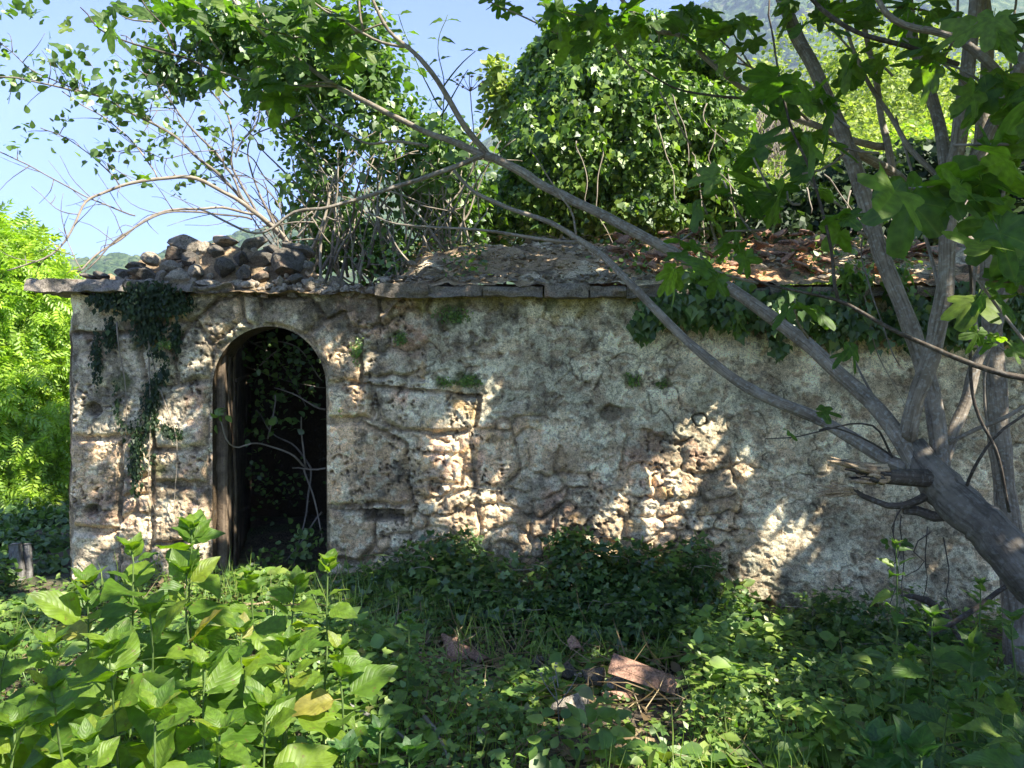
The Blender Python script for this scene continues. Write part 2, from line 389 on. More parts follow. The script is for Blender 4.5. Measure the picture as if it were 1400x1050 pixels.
M['greywood'] = bark_mat('grey_wood', (0.16, 0.155, 0.14), (0.28, 0.27, 0.25), 10, lichen=(0.12, 0.11, 0.1), lw_=0.5, bump=1.0)
M['wall'] = masonry_mat('masonry')
M['rock'] = masonry_mat('rubble_rock', False, (0.36, 0.315, 0.245))
M['darkrock'] = masonry_mat('dark_rock', False, (0.165, 0.15, 0.125))
M['slab'] = masonry_mat('eave_stone', False, (0.27, 0.24, 0.20))
M['tile'] = masonry_mat('terracotta', False, (0.42, 0.255, 0.185), 0.8, (0.10, 0.075, 0.055), 0.7)
M['soil'] = soil_mat(); M['forest'] = forest_mat()

# ------------------------------------------------------------------ ground and far land
def gh(x, y):
    x = np.asarray(x, float); y = np.asarray(y, float)
    z = -0.34 * sst(-1.2, 2.4, x) * sst(2.0, 5.2, y)
    z = z + (fbm(x * 1.3 + 40, y * 1.3 + 40, 4, 3) - .5) * 0.16 * sst(30, 12, np.hypot(x, y))
    z = z - 0.9 * sst(-4.0, -9.0, x) * sst(3, 7, y)
    z = z + 0.08 * sst(9, 16, y) * (y - 9) * sst(-2, 8, x)
    return z
azk = np.array([-60, -33.6, -29.7, -25.4, -20.8, -10.8, 0, 10.8, 15.9, 20.8, 33.6, 60])
ridge_py = np.array([385, 378, 372, 364, 345, 262, 185, 70, -10, -50, -60, -60.])
def far_elev(az):      # tangent of the ridge elevation measured on the picture plane, turned into a true slope
    py = np.interp(np.degrees(az), azk, ridge_py)
    return (HZ - py) / F * np.cos(np.clip(az, -1.1, 1.1))
def build_land():
    # near sheet
    xs = np.arange(-9, 9.01, 0.07); ys = np.arange(-3, 14.01, 0.07)
    X, Y = np.meshgrid(xs, ys); Z = gh(X, Y) + (fbm(X * 9, Y * 9, 3, 5) - .5) * 0.03
    nx, ny = len(xs), len(ys)
    i = (np.arange(ny - 1)[:, None] * nx + np.arange(nx - 1)[None]).ravel()
    me = mesh_np('ground', np.stack([X, Y, Z], -1).reshape(-1, 3), np.stack([i, i + 1, i + nx + 1, i + nx], -1), M['soil'])
    tag(obj('ground', me), kind='structure')
    # far land: a polar sheet that starts under the near one and climbs to the ridge
    na, nr = 900, 170
    az = np.linspace(-math.pi, math.pi, na)
    rr = np.concatenate([np.linspace(5, 60, 30), np.geomspace(62, 1900, nr - 30)])
    A, RR = np.meshgrid(az, rr)
    ac = np.clip(np.abs(A) , 0, math.pi)
    fe = far_elev(np.clip(A, -1.05, 1.05)) * sst(2.8, 1.05, ac)
    Rr = np.interp(np.degrees(A), [-60, -34, -22, 0, 16, 40], [650, 650, 700, 900, 1150, 1250])
    t = RR / Rr
    prof = sst(0.12, 1.0, t) * (0.55 + 0.45 * sst(0.4, 1, t)) * (1 - 0.35 * sst(1.0, 1.6, t))
    H = 1.6 * t.clip(0, 1) + fe * Rr * prof
    xx = RR * np.sin(A); yy = RR * np.cos(A)
    H = H + (fbm(xx / 60, yy / 60, 5, 8) - .5) * 0.10 * fe * Rr * sst(0.25, 0.8, t)
    bump = fbm(xx / 9.0, yy / 9.0, 3, 21)
    H = H + (bump - .5) * 7.0 * sst(80, 250, RR)
    H = H + np.where(RR < 60, gh(xx, yy) - 0.25 * sst(16, 9, RR) - 0.4 * (np.abs(xx) < 9.2) * (yy < 14.2) * (yy > -3.2), gh(xx, yy) * sst(140, 60, RR))
    na1 = na
    i = (np.arange(len(rr) - 1)[:, None] * na1 + np.arange(na - 1)[None]).ravel()
    me = mesh_np('hills', np.stack([xx, yy, H], -1).reshape(-1, 3), np.stack([i, i + 1, i + na1 + 1, i + na1], -1), M['forest'])
    tag(obj('hills', me), kind='structure')
    return
build_land()

# ------------------------------------------------------------------ leaf templates: y is the length, x the width, z the upper side
def T_rhomb():
    V = np.array([[0, 0, 0], [.3, .42, .05], [0, 1, -.06], [-.3, .42, .05], [0, .5, -.02]])
    return V, np.array([[0, 1, 4], [1, 2, 4], [2, 3, 4], [3, 0, 4]])
def T_quad():
    V = np.array([[0, 0, 0], [.34, .45, .06], [0, 1, -.1], [-.34, .45, .06]])
    return V, np.array([[0, 1, 2], [0, 2, 3]])
def T_ovate():
    V = np.array([[0, 0, 0], [.24, .12, .03], [.36, .38, .06], [.22, .72, .0], [0, 1, -.10], [-.22, .72, .0], [-.36, .38, .06], [-.24, .12, .03], [0, .38, -.01], [0, .72, -.05]])
    return V, np.array([[0, 1, 8], [1, 2, 8], [2, 9, 8], [2, 3, 9], [3, 4, 9], [4, 5, 9], [5, 6, 9], [6, 8, 9], [6, 7, 8], [7, 0, 8]])
def T_ivy():
    P = [(0, 0), (.30, -.12), (.48, .22), (.28, .42), (.16, .62), (0, 1), (-.16, .62), (-.28, .42), (-.48, .22), (-.30, -.12)]
    V = np.array([[x, y, .06 * abs(x) - .08 * y * y] for x, y in P] + [[0, .3, 0]])
    n = len(P)
    return V, np.array([[k, (k + 1) % n, n] for k in range(n)])
def T_trefoil():
    """three leaflets of a bramble leaf"""
    v, f = T_rhomb(); Vs = []; Fs = []; k = 0
    for a, s in ((0, 1.0), (1.25, .8), (-1.25, .8)):
        c, s_ = math.cos(a), math.sin(a)
        q = v * s; q = np.stack([q[:, 0] * 1.1 * c + q[:, 1] * s_, -q[:, 0] * 1.1 * s_ + q[:, 1] * c, q[:, 2]], -1)
        Vs.append(q * 0.62 + [0, .35, 0]); Fs.append(f + k); k += len(v)
    return np.vstack(Vs), np.vstack(Fs)
def T_pinnate(nl=6, w=.75, droop=.25, ls=.36):
    v, f = T_quad(); Vs = []; Fs = []; k = 0
    for i in range(nl):
        y = .18 + .72 * i / (nl - 1)
        for sgn in (-1, 1):
            a = sgn * (1.15 - .3 * i / nl); c, s_ = math.cos(a), math.sin(a)
            q = v * [w, 1, 1] * ls * (1 - .35 * abs(i / (nl - 1) - .5))
            q = np.stack([q[:, 0] * c + q[:, 1] * s_, -q[:, 0] * s_ + q[:, 1] * c, q[:, 2] - abs(q[:, 1] * s_) * .5], -1) + [0, y, -droop * y * y]
            Vs.append(q); Fs.append(f + k); k += 4
    q = v * [w, 1, 1] * ls + [0, .9, -droop]; Vs.append(q); Fs.append(f + k); k += 4
    r = np.array([[-.008, 0, 0], [.008, 0, 0], [.006, .9, -droop], [-.006, .9, -droop]]); Vs.append(r)
    Fs.append(np.array([[0, 1, 2], [0, 2, 3]]) + k)
    return np.vstack(Vs), np.vstack(Fs)
def scatter(acc, T, O, D, Nn, S, tint):
    """N copies of template: origin O, length direction D, upper side about Nn, size S"""
    V, Fc = T; n = len(O)
    if n == 0: return
    D = unit(D); X = unit(np.cross(D, Nn)); Z = np.cross(X, D)
    S = np.asarray(S, float).reshape(-1, 1, 1) * np.ones((n, 1, 1))
    P = O[:, None] + S * (V[None, :, 0:1] * X[:, None] + V[None, :, 1:2] * D[:, None] + V[None, :, 2:3] * Z[:, None])
    Fa = (Fc[None] + (np.arange(n) * len(V))[:, None, None]).reshape(-1, Fc.shape[1])
    acc.add(P.reshape(-1, 3), Fa, np.repeat(tint, len(V)))
def rvec(n): return unit(rng.normal(size=(n, 3)))
def blob_points(blobs, n, shell=0.45, clump=0.0, cs=0.12):
    """points in a set of ellipsoids given as (px, py, Y, rx px, ry px, depth m)"""
    vol = np.array([b[3] * b[4] * (b[2] ** 2) * b[5] for b in blobs]) ** (0.75)
    cnt = rng.multinomial(n, vol / vol.sum())
    Ps = []; Cs = []
    for b, c in zip(blobs, cnt):
        if c == 0: continue
        C = at(b[0], b[1], b[2]); s = b[2] / F
        d = rvec(c); r = np.where(rng.random(c) < .75, rng.uniform(1 - shell, 1.02, c), rng.random(c) ** .5)
        lump = 0.78 + 0.42 * vn3(d[:, 0] * 2.6 + C[0], d[:, 1] * 2.6 + C[2] * 2, d[:, 2] * 2.6 + 3, 4)
        off = d * (r * lump)[:, None] * np.array([b[3] * s, b[5], b[4] * s])
        Ps.append(C + off); Cs.append(np.repeat(C[None], c, 0))
    P = np.vstack(Ps); C = np.vstack(Cs)
    if clump > 0:   # gaps: drop points where a 3-D noise is low
        q = vn3(P[:, 0] / cs / 2.2, P[:, 1] / cs / 2.2, P[:, 2] / cs / 2.2, 17)
        k = q > clump; P, C = P[k], C[k]
    return P, C
def foliage(acc, blobs, n, T, size, out=0.7, droop=0.5, up=0.5, shell=.45, clump=.25, cs=.12, tint=(0, 1), sv=0.35):
    P, C = blob_points(blobs, n, shell, clump, cs)
    m = len(P); o = unit(P - C)
    D = unit(o * out + rvec(m) * .8 + np.array([0, 0, -droop]))
    Nn = unit(o * .6 + np.array([0, 0, up]) + rvec(m) * .55)
    ti = np.clip(rng.normal((tint[0] + tint[1]) / 2, (tint[1] - tint[0]) / 3.2, m), 0.001, .999)
    scatter(acc, T, P, D, Nn, size * np.exp(rng.normal(0, sv, m)), ti)
    return P

# ------------------------------------------------------------------ the stone hut
Y0 = 5.6
K = Y0 / F                                     # metres per photograph pixel on the wall
hut = empty('stone_hut', at(700, 790, Y0 + 1.4))
tag(hut, 'ruined stone hut with arched doorway, flaking render and a collapsed roof', 'hut')
def hchild(o): o.parent = hut; o.matrix_parent_inverse = Matrix.Translation(-hut.location); return o

def poly_sd(px, py, poly):
    """signed distance to a polygon, negative inside"""
    d = np.full(px.shape, 1e9); ins = np.zeros(px.shape, bool); n = len(poly)
    for k in range(n):
        ax, ay = poly[k]; bx, by = poly[(k + 1) % n]
        ex, ey = bx - ax, by - ay; wx, wy = px - ax, py - ay
        t = np.clip((wx * ex + wy * ey) / (ex * ex + ey * ey), 0, 1)
        d = np.minimum(d, np.hypot(wx - ex * t, wy - ey * t))
        c = ((ay > py) != (by > py)) & (px < (bx - ax) * (py - ay) / (by - ay + 1e-12) + ax)
        ins ^= c
    return np.where(ins, -d, d)
def door_outline():
    pts = [(289, 960)]
    pts += [(289, 640), (289, 560)]
    for a in np.linspace(180, 0, 26):
        pts.append((367 + 78 * math.cos(R(a)), 530 - 84 * math.sin(R(a))))
    pts += [(446, 600), (446, 700), (446, 960)]
    return pts
DOOR = door_outline()
BLOCKS = [
    [(266, 440), (291, 474), (288, 521), (246, 523), (238, 480)],
    [(270, 437), (298, 409), (326, 403), (332, 436), (320, 448), (300, 462), (289, 470)],
    [(329, 402), (353, 404), (355, 448), (337, 443), (333, 434)],
    [(356, 406), (390, 404), (426, 410), (443, 432), (414, 463), (390, 450), (358, 448)],
    [(420, 461), (446, 439), (474, 428), (492, 466), (494, 522), (448, 523), (443, 500), (434, 478)],
    [(448, 527), (508, 525), (510, 571), (448, 570)],
    [(448, 576), (500, 578), (556, 610), (562, 686), (448, 690)],
    [(448, 695), (512, 697), (512, 745), (490, 768), (448, 765)],
    [(514, 528), (560, 534), (655, 540), (652, 590), (550, 592), (520, 574)],
    [(206, 526), (286, 525), (284, 612), (208, 614)],
    [(206, 618), (282, 617), (284, 659), (206, 658)],
    [(206, 663), (285, 664), (286, 738), (208, 740)],
    [(206, 744), (286, 744), (286, 800), (206, 802)],
    [(95, 602), (166, 598), (164, 720), (95, 722)],
    [(95, 727), (160, 726), (166, 812), (95, 812)],
    [(95, 455), (190, 452), (200, 520), (196, 594), (95, 598)],
    [(560, 620), (636, 622), (632, 660), (562, 662)],
    [(646, 592), (700, 588), (712, 640), (690, 668), (652, 664)],
]
HOLES = [(128, 560, 9, .07, 1), (128, 697, 8, .06, 1), (956, 573, 9, .035, 2), (836, 565, 12, .05, 1), (1047, 828, 9, .16, 0), (1196, 833, 8, .16, 0),
         (684, 485, 4, .04, 0), (802, 526, 5, .03, 0), (595, 668, 8, .05, 0), (640, 700, 7, .04, 0)]
def build_wall():
    st = 1.5
    pxs = np.arange(93, 1640, st); pys = np.arange(392, 925, st)
    PX, PY = np.meshgrid(pxs, pys)
    sd = -poly_sd(PX, PY, DOOR)                  # positive inside the opening
    sd = -sd                                     # positive outside the opening (on the wall)
    # snap to the outline
    gx = np.gradient(sd, st, axis=1); gy = np.gradient(sd, st, axis=0); g = np.hypot(gx, gy) + 1e-6
    snap = np.abs(sd) < st * 0.75
    PXs = np.where(snap, PX - sd * gx / g, PX); PYs = np.where(snap, PY - sd * gy / g, PY)
    nx, ny = len(pxs), len(pys)
    wx = PX + (fbm(PX / 40, PY / 40, 3, 31) - .5) * 34 + (fbm(PX / 9, PY / 9, 2, 36) - .5) * 5
    wy = PY + (fbm(PX / 46, PY / 46, 3, 33) - .5) * 44 + (fbm(PX / 9, PY / 9, 2, 37) - .5) * 5
    # courses of rubble
    lab = np.full(PX.shape, -1); de = np.full(PX.shape, 0.0); cw = np.zeros(PX.shape)
    rows = [385]
    rr = random.Random(5)
    while rows[-1] < 940: rows.append(rows[-1] + rr.choice([26, 32, 38, 46, 54]))
    nid = 100; info = {}
    for r in range(len(rows) - 1):
        y0, y1 = rows[r], rows[r + 1]; x = 70 - rr.random() * 60
        while x < 1680:
            wd = (y1 - y0) * rr.uniform(0.9, 2.3)
            m = (wx >= x) & (wx < x + wd) & (wy >= y0) & (wy < y1)
            u = np.minimum(wx[m] - x, x + wd - wx[m]); v = np.minimum(wy[m] - y0, y1 - wy[m])
            q = 9.0
            u_ = np.minimum(u, q); v_ = np.minimum(v, q)
            d = q - np.hypot(q - u_, q - v_)         # rounded corners
            d = np.where((u > q) & (v > q), np.minimum(u, v), np.maximum(d, 0))
            lab[m] = nid; de[m] = d; cw[m] = rr.random(); nid += 1; x += wd
    for k, pl in enumerate(BLOCKS):
        s = poly_sd(PX + (wx - PX) * .3, PY + (wy - PY) * .3, pl)
        near = s < 3.2
        lab[near] = k; de[near] = np.maximum(-s[near], 0); cw[near] = (k * .37) % 1
    # plaster that still covers the upper right and the left corner
    pn = fbm(PX / 55, PY / 55, 5, 51, .58)
    region = 0.75 * sst(640, 520, PY + (fbm(PX / 90, PY / 90, 2, 9) - .5) * 120) * sst(520, 640, PX)
    region = region + 0.50 * sst(940, 1100, PX) + .12 * sst(620, 720, PX)
    region = region + 0.8 * sst(200, 150, PX) * sst(610, 520, PY)
    region = region + 0.20
    region = np.where((lab < 16) & (lab >= 0), region * .25, region)
    plas = sst(0.0, 0.09, region - (1 - pn) * 1.02 + 0.02)
    amp = 0.010 + 0.022 * cw
    joint = sst(0, 7, de)
    isblk = (lab < 16) & (lab >= 0)
    stone = amp * joint - np.where(isblk, .030, .016) * (1 - joint) + (fbm(PX / 28, PY / 28, 4, 61) - .5) * 0.040 * joint
    stone = stone * .85 + ((vn2(lab * 3.1, lab * 1.7, 3) - .5) * (PX % 97 - 48) / 48 * 0.006)
    pla = 0.022 + (fbm(PX / 35, PY / 35, 5, 71) - .5) * 0.035 + (fbm(PX / 300, PY / 300, 2, 72) - .5) * .04
    # chips and cracks in the render
    w1, s1 = worley(PX / 14 + fbm(PX / 20, PY / 20, 3, 5) * 2.4, PY / 10 + fbm(PX / 20, PY / 20, 3, 6) * 2.4, 5)
    chip = (s1 > 0.52) * sst(.55, .40, w1)
    rid = np.abs(fbm(PX / 60, PY / 60, 4, 91) - .5); crack = sst(.012, .003, rid) * (vn2(PX / 80, PY / 80, 8) > .45)
    pla = pla - chip * 0.010 - crack * .02
    h = stone * (1 - plas) + pla * plas
    # rough grain everywhere, stronger on bare stone
    gr = fbm(PX / 6.5, PY / 6.5, 3, 81) - .5
    h = h + gr * (0.020 * (1 - plas) + 0.009 * plas)
    ridg = np.abs(fbm(PX / 12, PY / 9, 3, 85) - .5) * 2
    h = h - sst(.16, 0, ridg) * 0.010 * (1 - plas * .45)
    # pores of the travertine
    w2, s2 = worley(PX / 8.5 + (fbm(PX / 7, PY / 7, 2, 7) - .5), PY / 8.5 + (fbm(PX / 7, PY / 7, 2, 8) - .5), 15)
    dens = sst(.42, .62, fbm(PX / 45, PY / 45, 3, 19))
    pore = (s2 > 0.50) * sst(.34, .16, w2) * (1 - plas) * dens
    h = h - pore * 0.030
    hole = np.zeros(PX.shape)
    col_hole = np.zeros(PX.shape)
    for hx, hy, hr, hd, ring in HOLES:
        d = np.hypot((PX - hx) * (0.8 if ring != 1 else .75), PY - hy) + (fbm(PX / 8, PY / 8, 2, 4) - .5) * 5
        if ring == 2:
            k = sst(hr + 1, hr - 1, d) * sst(hr - 4, hr - 2, d)
            col_hole = np.maximum(col_hole, k)
        else:
            k = sst(hr + 1.5, hr - 2.5, d); col_hole = np.maximum(col_hole, k * (.85 if ring else .6))
        h = h - k * hd
    # the rotten beam end
    k = sst(3, -1, poly_sd(PX, PY, [(497, 698), (552, 697), (552, 711), (498, 712)])); h = h - k * 0.06
    beam = k
    # big hollows and belly
    h = h + (fbm(PX / 130, PY / 130, 2, 99) - .5) * 0.07
    # edges: the opening and the free left corner are worn round
    eo = sst(0, 7, sd); h = h * eo - 0.02 * (1 - eo)
    el = sst(0, 10, PX - 93); h = h * el - 0.03 * (1 - el) ** 1.5
    edge_x = (fbm(PY / 30, PY * 0, 3, 14) - .5) * 10 * sst(140, 93, PX)
    # ---- colours: they belong to the materials (render, stone kinds, lichen, moss); pores, holes and joint gaps are darker
    rnd = hashi(lab, lab * 0 + 7)
    tan = np.array([.43, .335, .25]); pink = np.array([.42, .31, .255]); grey = np.array([.36, .34, .30]); och = np.array([.46, .33, .17])
    c = tan[None, None] * (1 - sst(.3, .7, rnd))[..., None] + grey[None, None] * sst(.3, .7, rnd)[..., None]
    pk = sst(.55, .7, fbm(PX / 70, PY / 70, 3, 111))[..., None]; c = c * (1 - pk) + pink * pk
    oc = (sst(.60, .70, fbm(PX / 24, PY / 24, 4, 121)) * sst(520, 600, PX) * .7)[..., None]; c = c * (1 - oc) + och * oc
    mort = (1 - joint)[..., None] * .6; c = c * (1 - mort) + np.array([.33, .29, .235]) * mort
    pc = np.array([.56, .575, .50]); pc2 = np.array([.44, .41, .34])
    k = sst(.42, .62, fbm(PX / 30, PY / 22, 5, 131, .6))[..., None]; pcol = pc * (1 - k) + pc2 * k
    k = (chip * .8)[..., None]; pcol = pcol * (1 - k) + np.array([.33, .28, .225]) * k
    c = c * (1 - plas[..., None]) + pcol * plas[..., None]
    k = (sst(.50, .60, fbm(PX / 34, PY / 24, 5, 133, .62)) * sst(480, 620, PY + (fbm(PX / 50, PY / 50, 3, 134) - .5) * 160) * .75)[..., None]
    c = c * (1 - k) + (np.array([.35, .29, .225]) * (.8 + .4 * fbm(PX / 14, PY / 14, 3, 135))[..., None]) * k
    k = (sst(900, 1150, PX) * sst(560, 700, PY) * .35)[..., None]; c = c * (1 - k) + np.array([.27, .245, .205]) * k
    # whitish lichen flecks
    k = (sst(.55, .63, fbm(PX / 11, PY / 9, 4, 141, .62)) * .55)[..., None]; c = c * (1 - k) + np.array([.54, .56, .50]) * k
    # black lichen crust: strongest near the door top, left part and around px 480-560
    bl = fbm(PX / 26, PY / 26, 6, 151, .66)
    reg = .08 * sst(480, 400, PY) + .07 * np.exp(-((PX - 500) / 60.) ** 2) + .06 * np.exp(-((PX - 230) / 70.) ** 2) + .03 * (PX < 450) + .03 * sst(700, 850, PY)
    k = (sst(.60, .70, bl + reg) * np.where(PX > 560, .62, .75))[..., None]; c = c * (1 - k) + np.array([.095, .09, .08]) * k
    # dark drip streaks
    stv = fbm(PX / 7, PY / 90, 4, 161) ; k = (sst(.58, .68, stv) * sst(600, 400, PY) * .35)[..., None]; c = c * (1 - k) + np.array([.13, .13, .11]) * k
    # ochre lichen on the lit jut and green-yellow moss under the eave
    k = (sst(46, 4, PY - 398 + (fbm(PX / 18, PY / 18, 4, 171) - .5) * 60) * sst(505, 545, PX) * .75)[..., None]
    c = c * (1 - k) + np.array([.20, .185, .05]) * k
    for mx, my, ms in ((615, 432, 26), (640, 520, 22), (600, 520, 14), (545, 460, 13), (862, 520, 18), (905, 525, 13), (750, 415, 14), (200, 470, 26), (170, 520, 18), (205, 590, 16), (220, 640, 16), (490, 480, 14)):
        d = np.hypot(PX - mx, (PY - my) * 1.1) + (fbm(PX / 9, PY / 9, 3, 181) - .5) * ms * 1.6
        k = (sst(ms, ms * .3, d) * .8)[..., None]; c = c * (1 - k) + np.array([.055, .075, .03]) * k
    k = (pore * .75)[..., None]; c = c * (1 - k) + np.array([.06, .052, .045]) * k
    k = (col_hole * .8)[..., None]; c = c * (1 - k) + np.array([.04, .033, .03]) * k
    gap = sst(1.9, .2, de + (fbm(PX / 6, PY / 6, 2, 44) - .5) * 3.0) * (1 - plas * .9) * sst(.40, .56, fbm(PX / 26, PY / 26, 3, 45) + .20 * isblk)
    h = h - gap * .010 * eo
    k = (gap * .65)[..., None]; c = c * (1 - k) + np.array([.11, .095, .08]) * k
    k = (beam * .9)[..., None]; c = c * (1 - k) + np.array([.06, .055, .05]) * k
    k = (crack * plas * .6)[..., None]; c = c * (1 - k) + np.array([.12, .11, .10]) * k
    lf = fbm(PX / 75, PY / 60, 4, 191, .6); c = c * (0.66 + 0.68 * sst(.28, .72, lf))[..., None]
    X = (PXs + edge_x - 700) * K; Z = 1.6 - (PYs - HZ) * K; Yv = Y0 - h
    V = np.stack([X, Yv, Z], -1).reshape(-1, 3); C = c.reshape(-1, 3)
    I = (np.arange(ny - 1)[:, None] * nx + np.arange(nx - 1)[None])
    Q = np.stack([I, I + nx, I + nx + 1, I + 1], -1)          # normal towards -Y
    keep = np.ones(I.shape, bool)
    sf = sd.copy(); sf[snap] = 0
    for dy in (0, 1):
        for dx in (0, 1):
            keep &= sf[dy:ny - 1 + dy, dx:nx - 1 + dx] >= 0
    cs_ = (sd[:-1, :-1] + sd[1:, 1:]) / 2; keep &= cs_ > -0.2
    # every stone that shows is its own object
    L = lab[:-1, :-1]; D = de[:-1, :-1]; PL = plas[:-1, :-1]
    isst = keep & (((D > 2.0) & (PL < .5)) | ((L < 16) & (L >= 0) & (D > 1.2)))
    ids = np.where(isst, L, -1)
    cnt = {int(k): int(v) for k, v in zip(*np.unique(ids[ids >= 0], return_counts=True))}
    good = sorted([k for k in cnt if cnt[k] > 130], key=lambda k: -cnt[k])[:290]
    gm = np.isin(ids, good)
    for g_ in good:
        ys_, xs_ = np.nonzero(ids == g_); y0_, x0_ = ys_.min(), xs_.min()
        mk = np.zeros((ys_.max() - y0_ + 3, xs_.max() - x0_ + 3), bool); mk[ys_ - y0_ + 1, xs_ - x0_ + 1] = True
        lb = np.where(mk, np.arange(mk.size).reshape(mk.shape) + 1, 0)
        while True:
            n_ = lb.copy()
            n_[1:] = np.maximum(n_[1:], lb[:-1]); n_[:-1] = np.maximum(n_[:-1], lb[1:]); n_[:, 1:] = np.maximum(n_[:, 1:], lb[:, :-1]); n_[:, :-1] = np.maximum(n_[:, :-1], lb[:, 1:])
            n_ = np.where(mk, n_, 0)
            if (n_ == lb).all(): break
            lb = n_
        u_, c_ = np.unique(lb[mk], return_counts=True); big_ = u_[c_.argmax()]
        dr = mk & (lb != big_); yy, xx = np.nonzero(dr); gm[yy + y0_ - 1, xx + x0_ - 1] = False
    def sub(mask, name, parent):
        q = Q[mask]; u, inv = np.unique(q.ravel(), return_inverse=True)
        P = V[u]; o0 = P.mean(0)
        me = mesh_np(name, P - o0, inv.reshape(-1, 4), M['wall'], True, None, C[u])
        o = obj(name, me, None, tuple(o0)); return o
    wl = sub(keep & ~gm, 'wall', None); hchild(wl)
    for g_ in good:
        s = sub(gm & (ids == g_), 'stone', None)
        s.parent = wl; s.matrix_parent_inverse = Matrix.Translation(-(wl.location)) 
    return wl
wall = build_wall()
def strip_mesh(name, outline_a, outline_b, mat, col=None, nseg=10, rough=.012, parent=hut, seed=1, uvs=False):
    """rough skin between two matching polylines"""
    A = np.asarray(outline_a, float); B = np.asarray(outline_b, float); n = len(A)
    t = np.linspace(0, 1, nseg + 1)[:, None, None]
    P = A[None] * (1 - t) + B[None] * t
    p = P.reshape(-1, 3)
    d = np.stack([vn3(p[:, 0] * 14 + k * 9, p[:, 1] * 14, p[:, 2] * 14, seed + k) - .5 for k in range(3)], -1) * 2 * rough
    lock = np.repeat((np.arange(nseg + 1) > 0).astype(float), n)[:, None]
    p = p + d * lock
    I = (np.arange(nseg)[:, None] * n + np.arange(n - 1)[None]).ravel()
    f = np.stack([I, I + 1, I + n + 1, I + n], -1)
    c = None
    if mat is M['wall']:
        q = fbm(p[:, 0] * 8 + p[:, 1] * 5, p[:, 2] * 8, 4, 5)[:, None]
        c = np.array([.40, .33, .26]) * (1 - q) + np.array([.30, .28, .25]) * q if col is None else np.repeat(np.array(col)[None], len(p), 0)
    o = obj(name, mesh_np(name, p, f, mat, True, None, c)); return hchild(o)
# reveal of the door
def dens(poly, m=6.0):
    out = []
    for a, b in zip(poly[:-1], poly[1:]):
        k = max(1, int(math.hypot(b[0] - a[0], b[1] - a[1]) / m))
        for i in range(k): out.append((a[0] + (b[0] - a[0]) * i / k, a[1] + (b[1] - a[1]) * i / k))
    out.append(poly[-1]); return out
DO = dens(DOOR)
ra = [((x - 700) * K, Y0 + .02, 1.6 - (y - HZ) * K) for x, y in DO]
rb = [((x - 700) * K, Y0 + .30, 1.6 - (y - HZ) * K) for x, y in DO]
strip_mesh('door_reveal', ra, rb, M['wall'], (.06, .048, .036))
# inner face of the front wall, side and back walls
def wallbox(name, x0, x1, y0, y1, z0, z1, seed=0, dens_=.05, open_poly=None):
    """one rough masonry block with six faces of small quads"""
    acc = Acc()
    def face(o, u, v, nu, nv):
        a = np.linspace(0, 1, nu + 1); b = np.linspace(0, 1, nv + 1); A, B = np.meshgrid(a, b)
        P = (np.array(o) + A[..., None] * np.array(u) + B[..., None] * np.array(v)).reshape(-1, 3)
        I = (np.arange(nv)[:, None] * (nu + 1) + np.arange(nu)[None]).ravel()
        acc.add(P, np.stack([I, I + 1, I + nu + 2, I + nu + 1], -1))
    dx, dy, dz = x1 - x0, y1 - y0, z1 - z0
    q = lambda L: max(1, int(abs(L) / dens_))
    face((x0, y0, z0), (dx, 0, 0), (0, 0, dz), q(dx), q(dz)); face((x1, y1, z0), (-dx, 0, 0), (0, 0, dz), q(dx), q(dz))
    face((x0, y1, z0), (0, -dy, 0), (0, 0, dz), q(dy), q(dz)); face((x1, y0, z0), (0, dy, 0), (0, 0, dz), q(dy), q(dz))
    face((x0, y0, z1), (dx, 0, 0), (0, dy, 0), q(dx), q(dy))
    V = np.concatenate(acc.V)
    d = np.stack([vn3(V[:, 0] * 6, V[:, 1] * 6, V[:, 2] * 6, seed + k) - .5 for k in range(3)], -1) * .05
    V = V + d
    if name in ('back_wall', 'shade_cover', 'partition'): painted_shade = 1
    else: painted_shade = 0
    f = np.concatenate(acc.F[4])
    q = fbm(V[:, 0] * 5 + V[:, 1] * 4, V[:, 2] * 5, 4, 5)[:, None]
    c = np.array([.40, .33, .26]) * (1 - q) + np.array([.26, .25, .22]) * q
    if painted_shade: c = c * np.array([.09, .08, .07])  # inner walls and cover painted near black, the room's shade put into the colour
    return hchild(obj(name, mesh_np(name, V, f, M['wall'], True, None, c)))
XL = (95 - 700) * K; XD0 = (289 - 700) * K; XD1 = (446 - 700) * K; XR = (1636 - 700) * K
ZT = 2.06
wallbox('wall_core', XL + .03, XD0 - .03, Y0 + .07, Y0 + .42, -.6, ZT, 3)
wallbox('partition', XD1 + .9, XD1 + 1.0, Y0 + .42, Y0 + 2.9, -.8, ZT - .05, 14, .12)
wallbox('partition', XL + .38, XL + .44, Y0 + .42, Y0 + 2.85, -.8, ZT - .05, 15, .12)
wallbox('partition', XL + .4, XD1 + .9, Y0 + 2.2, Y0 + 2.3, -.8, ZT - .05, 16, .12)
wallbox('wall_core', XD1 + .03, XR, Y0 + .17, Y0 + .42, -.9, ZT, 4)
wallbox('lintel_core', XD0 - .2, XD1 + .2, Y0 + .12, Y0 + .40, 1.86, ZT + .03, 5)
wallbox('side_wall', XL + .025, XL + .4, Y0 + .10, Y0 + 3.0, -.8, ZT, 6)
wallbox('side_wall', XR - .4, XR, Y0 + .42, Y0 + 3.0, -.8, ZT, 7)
wallbox('back_wall', XL + .1, XR, Y0 + 2.8, Y0 + 3.15, -.8, ZT + .35, 8)
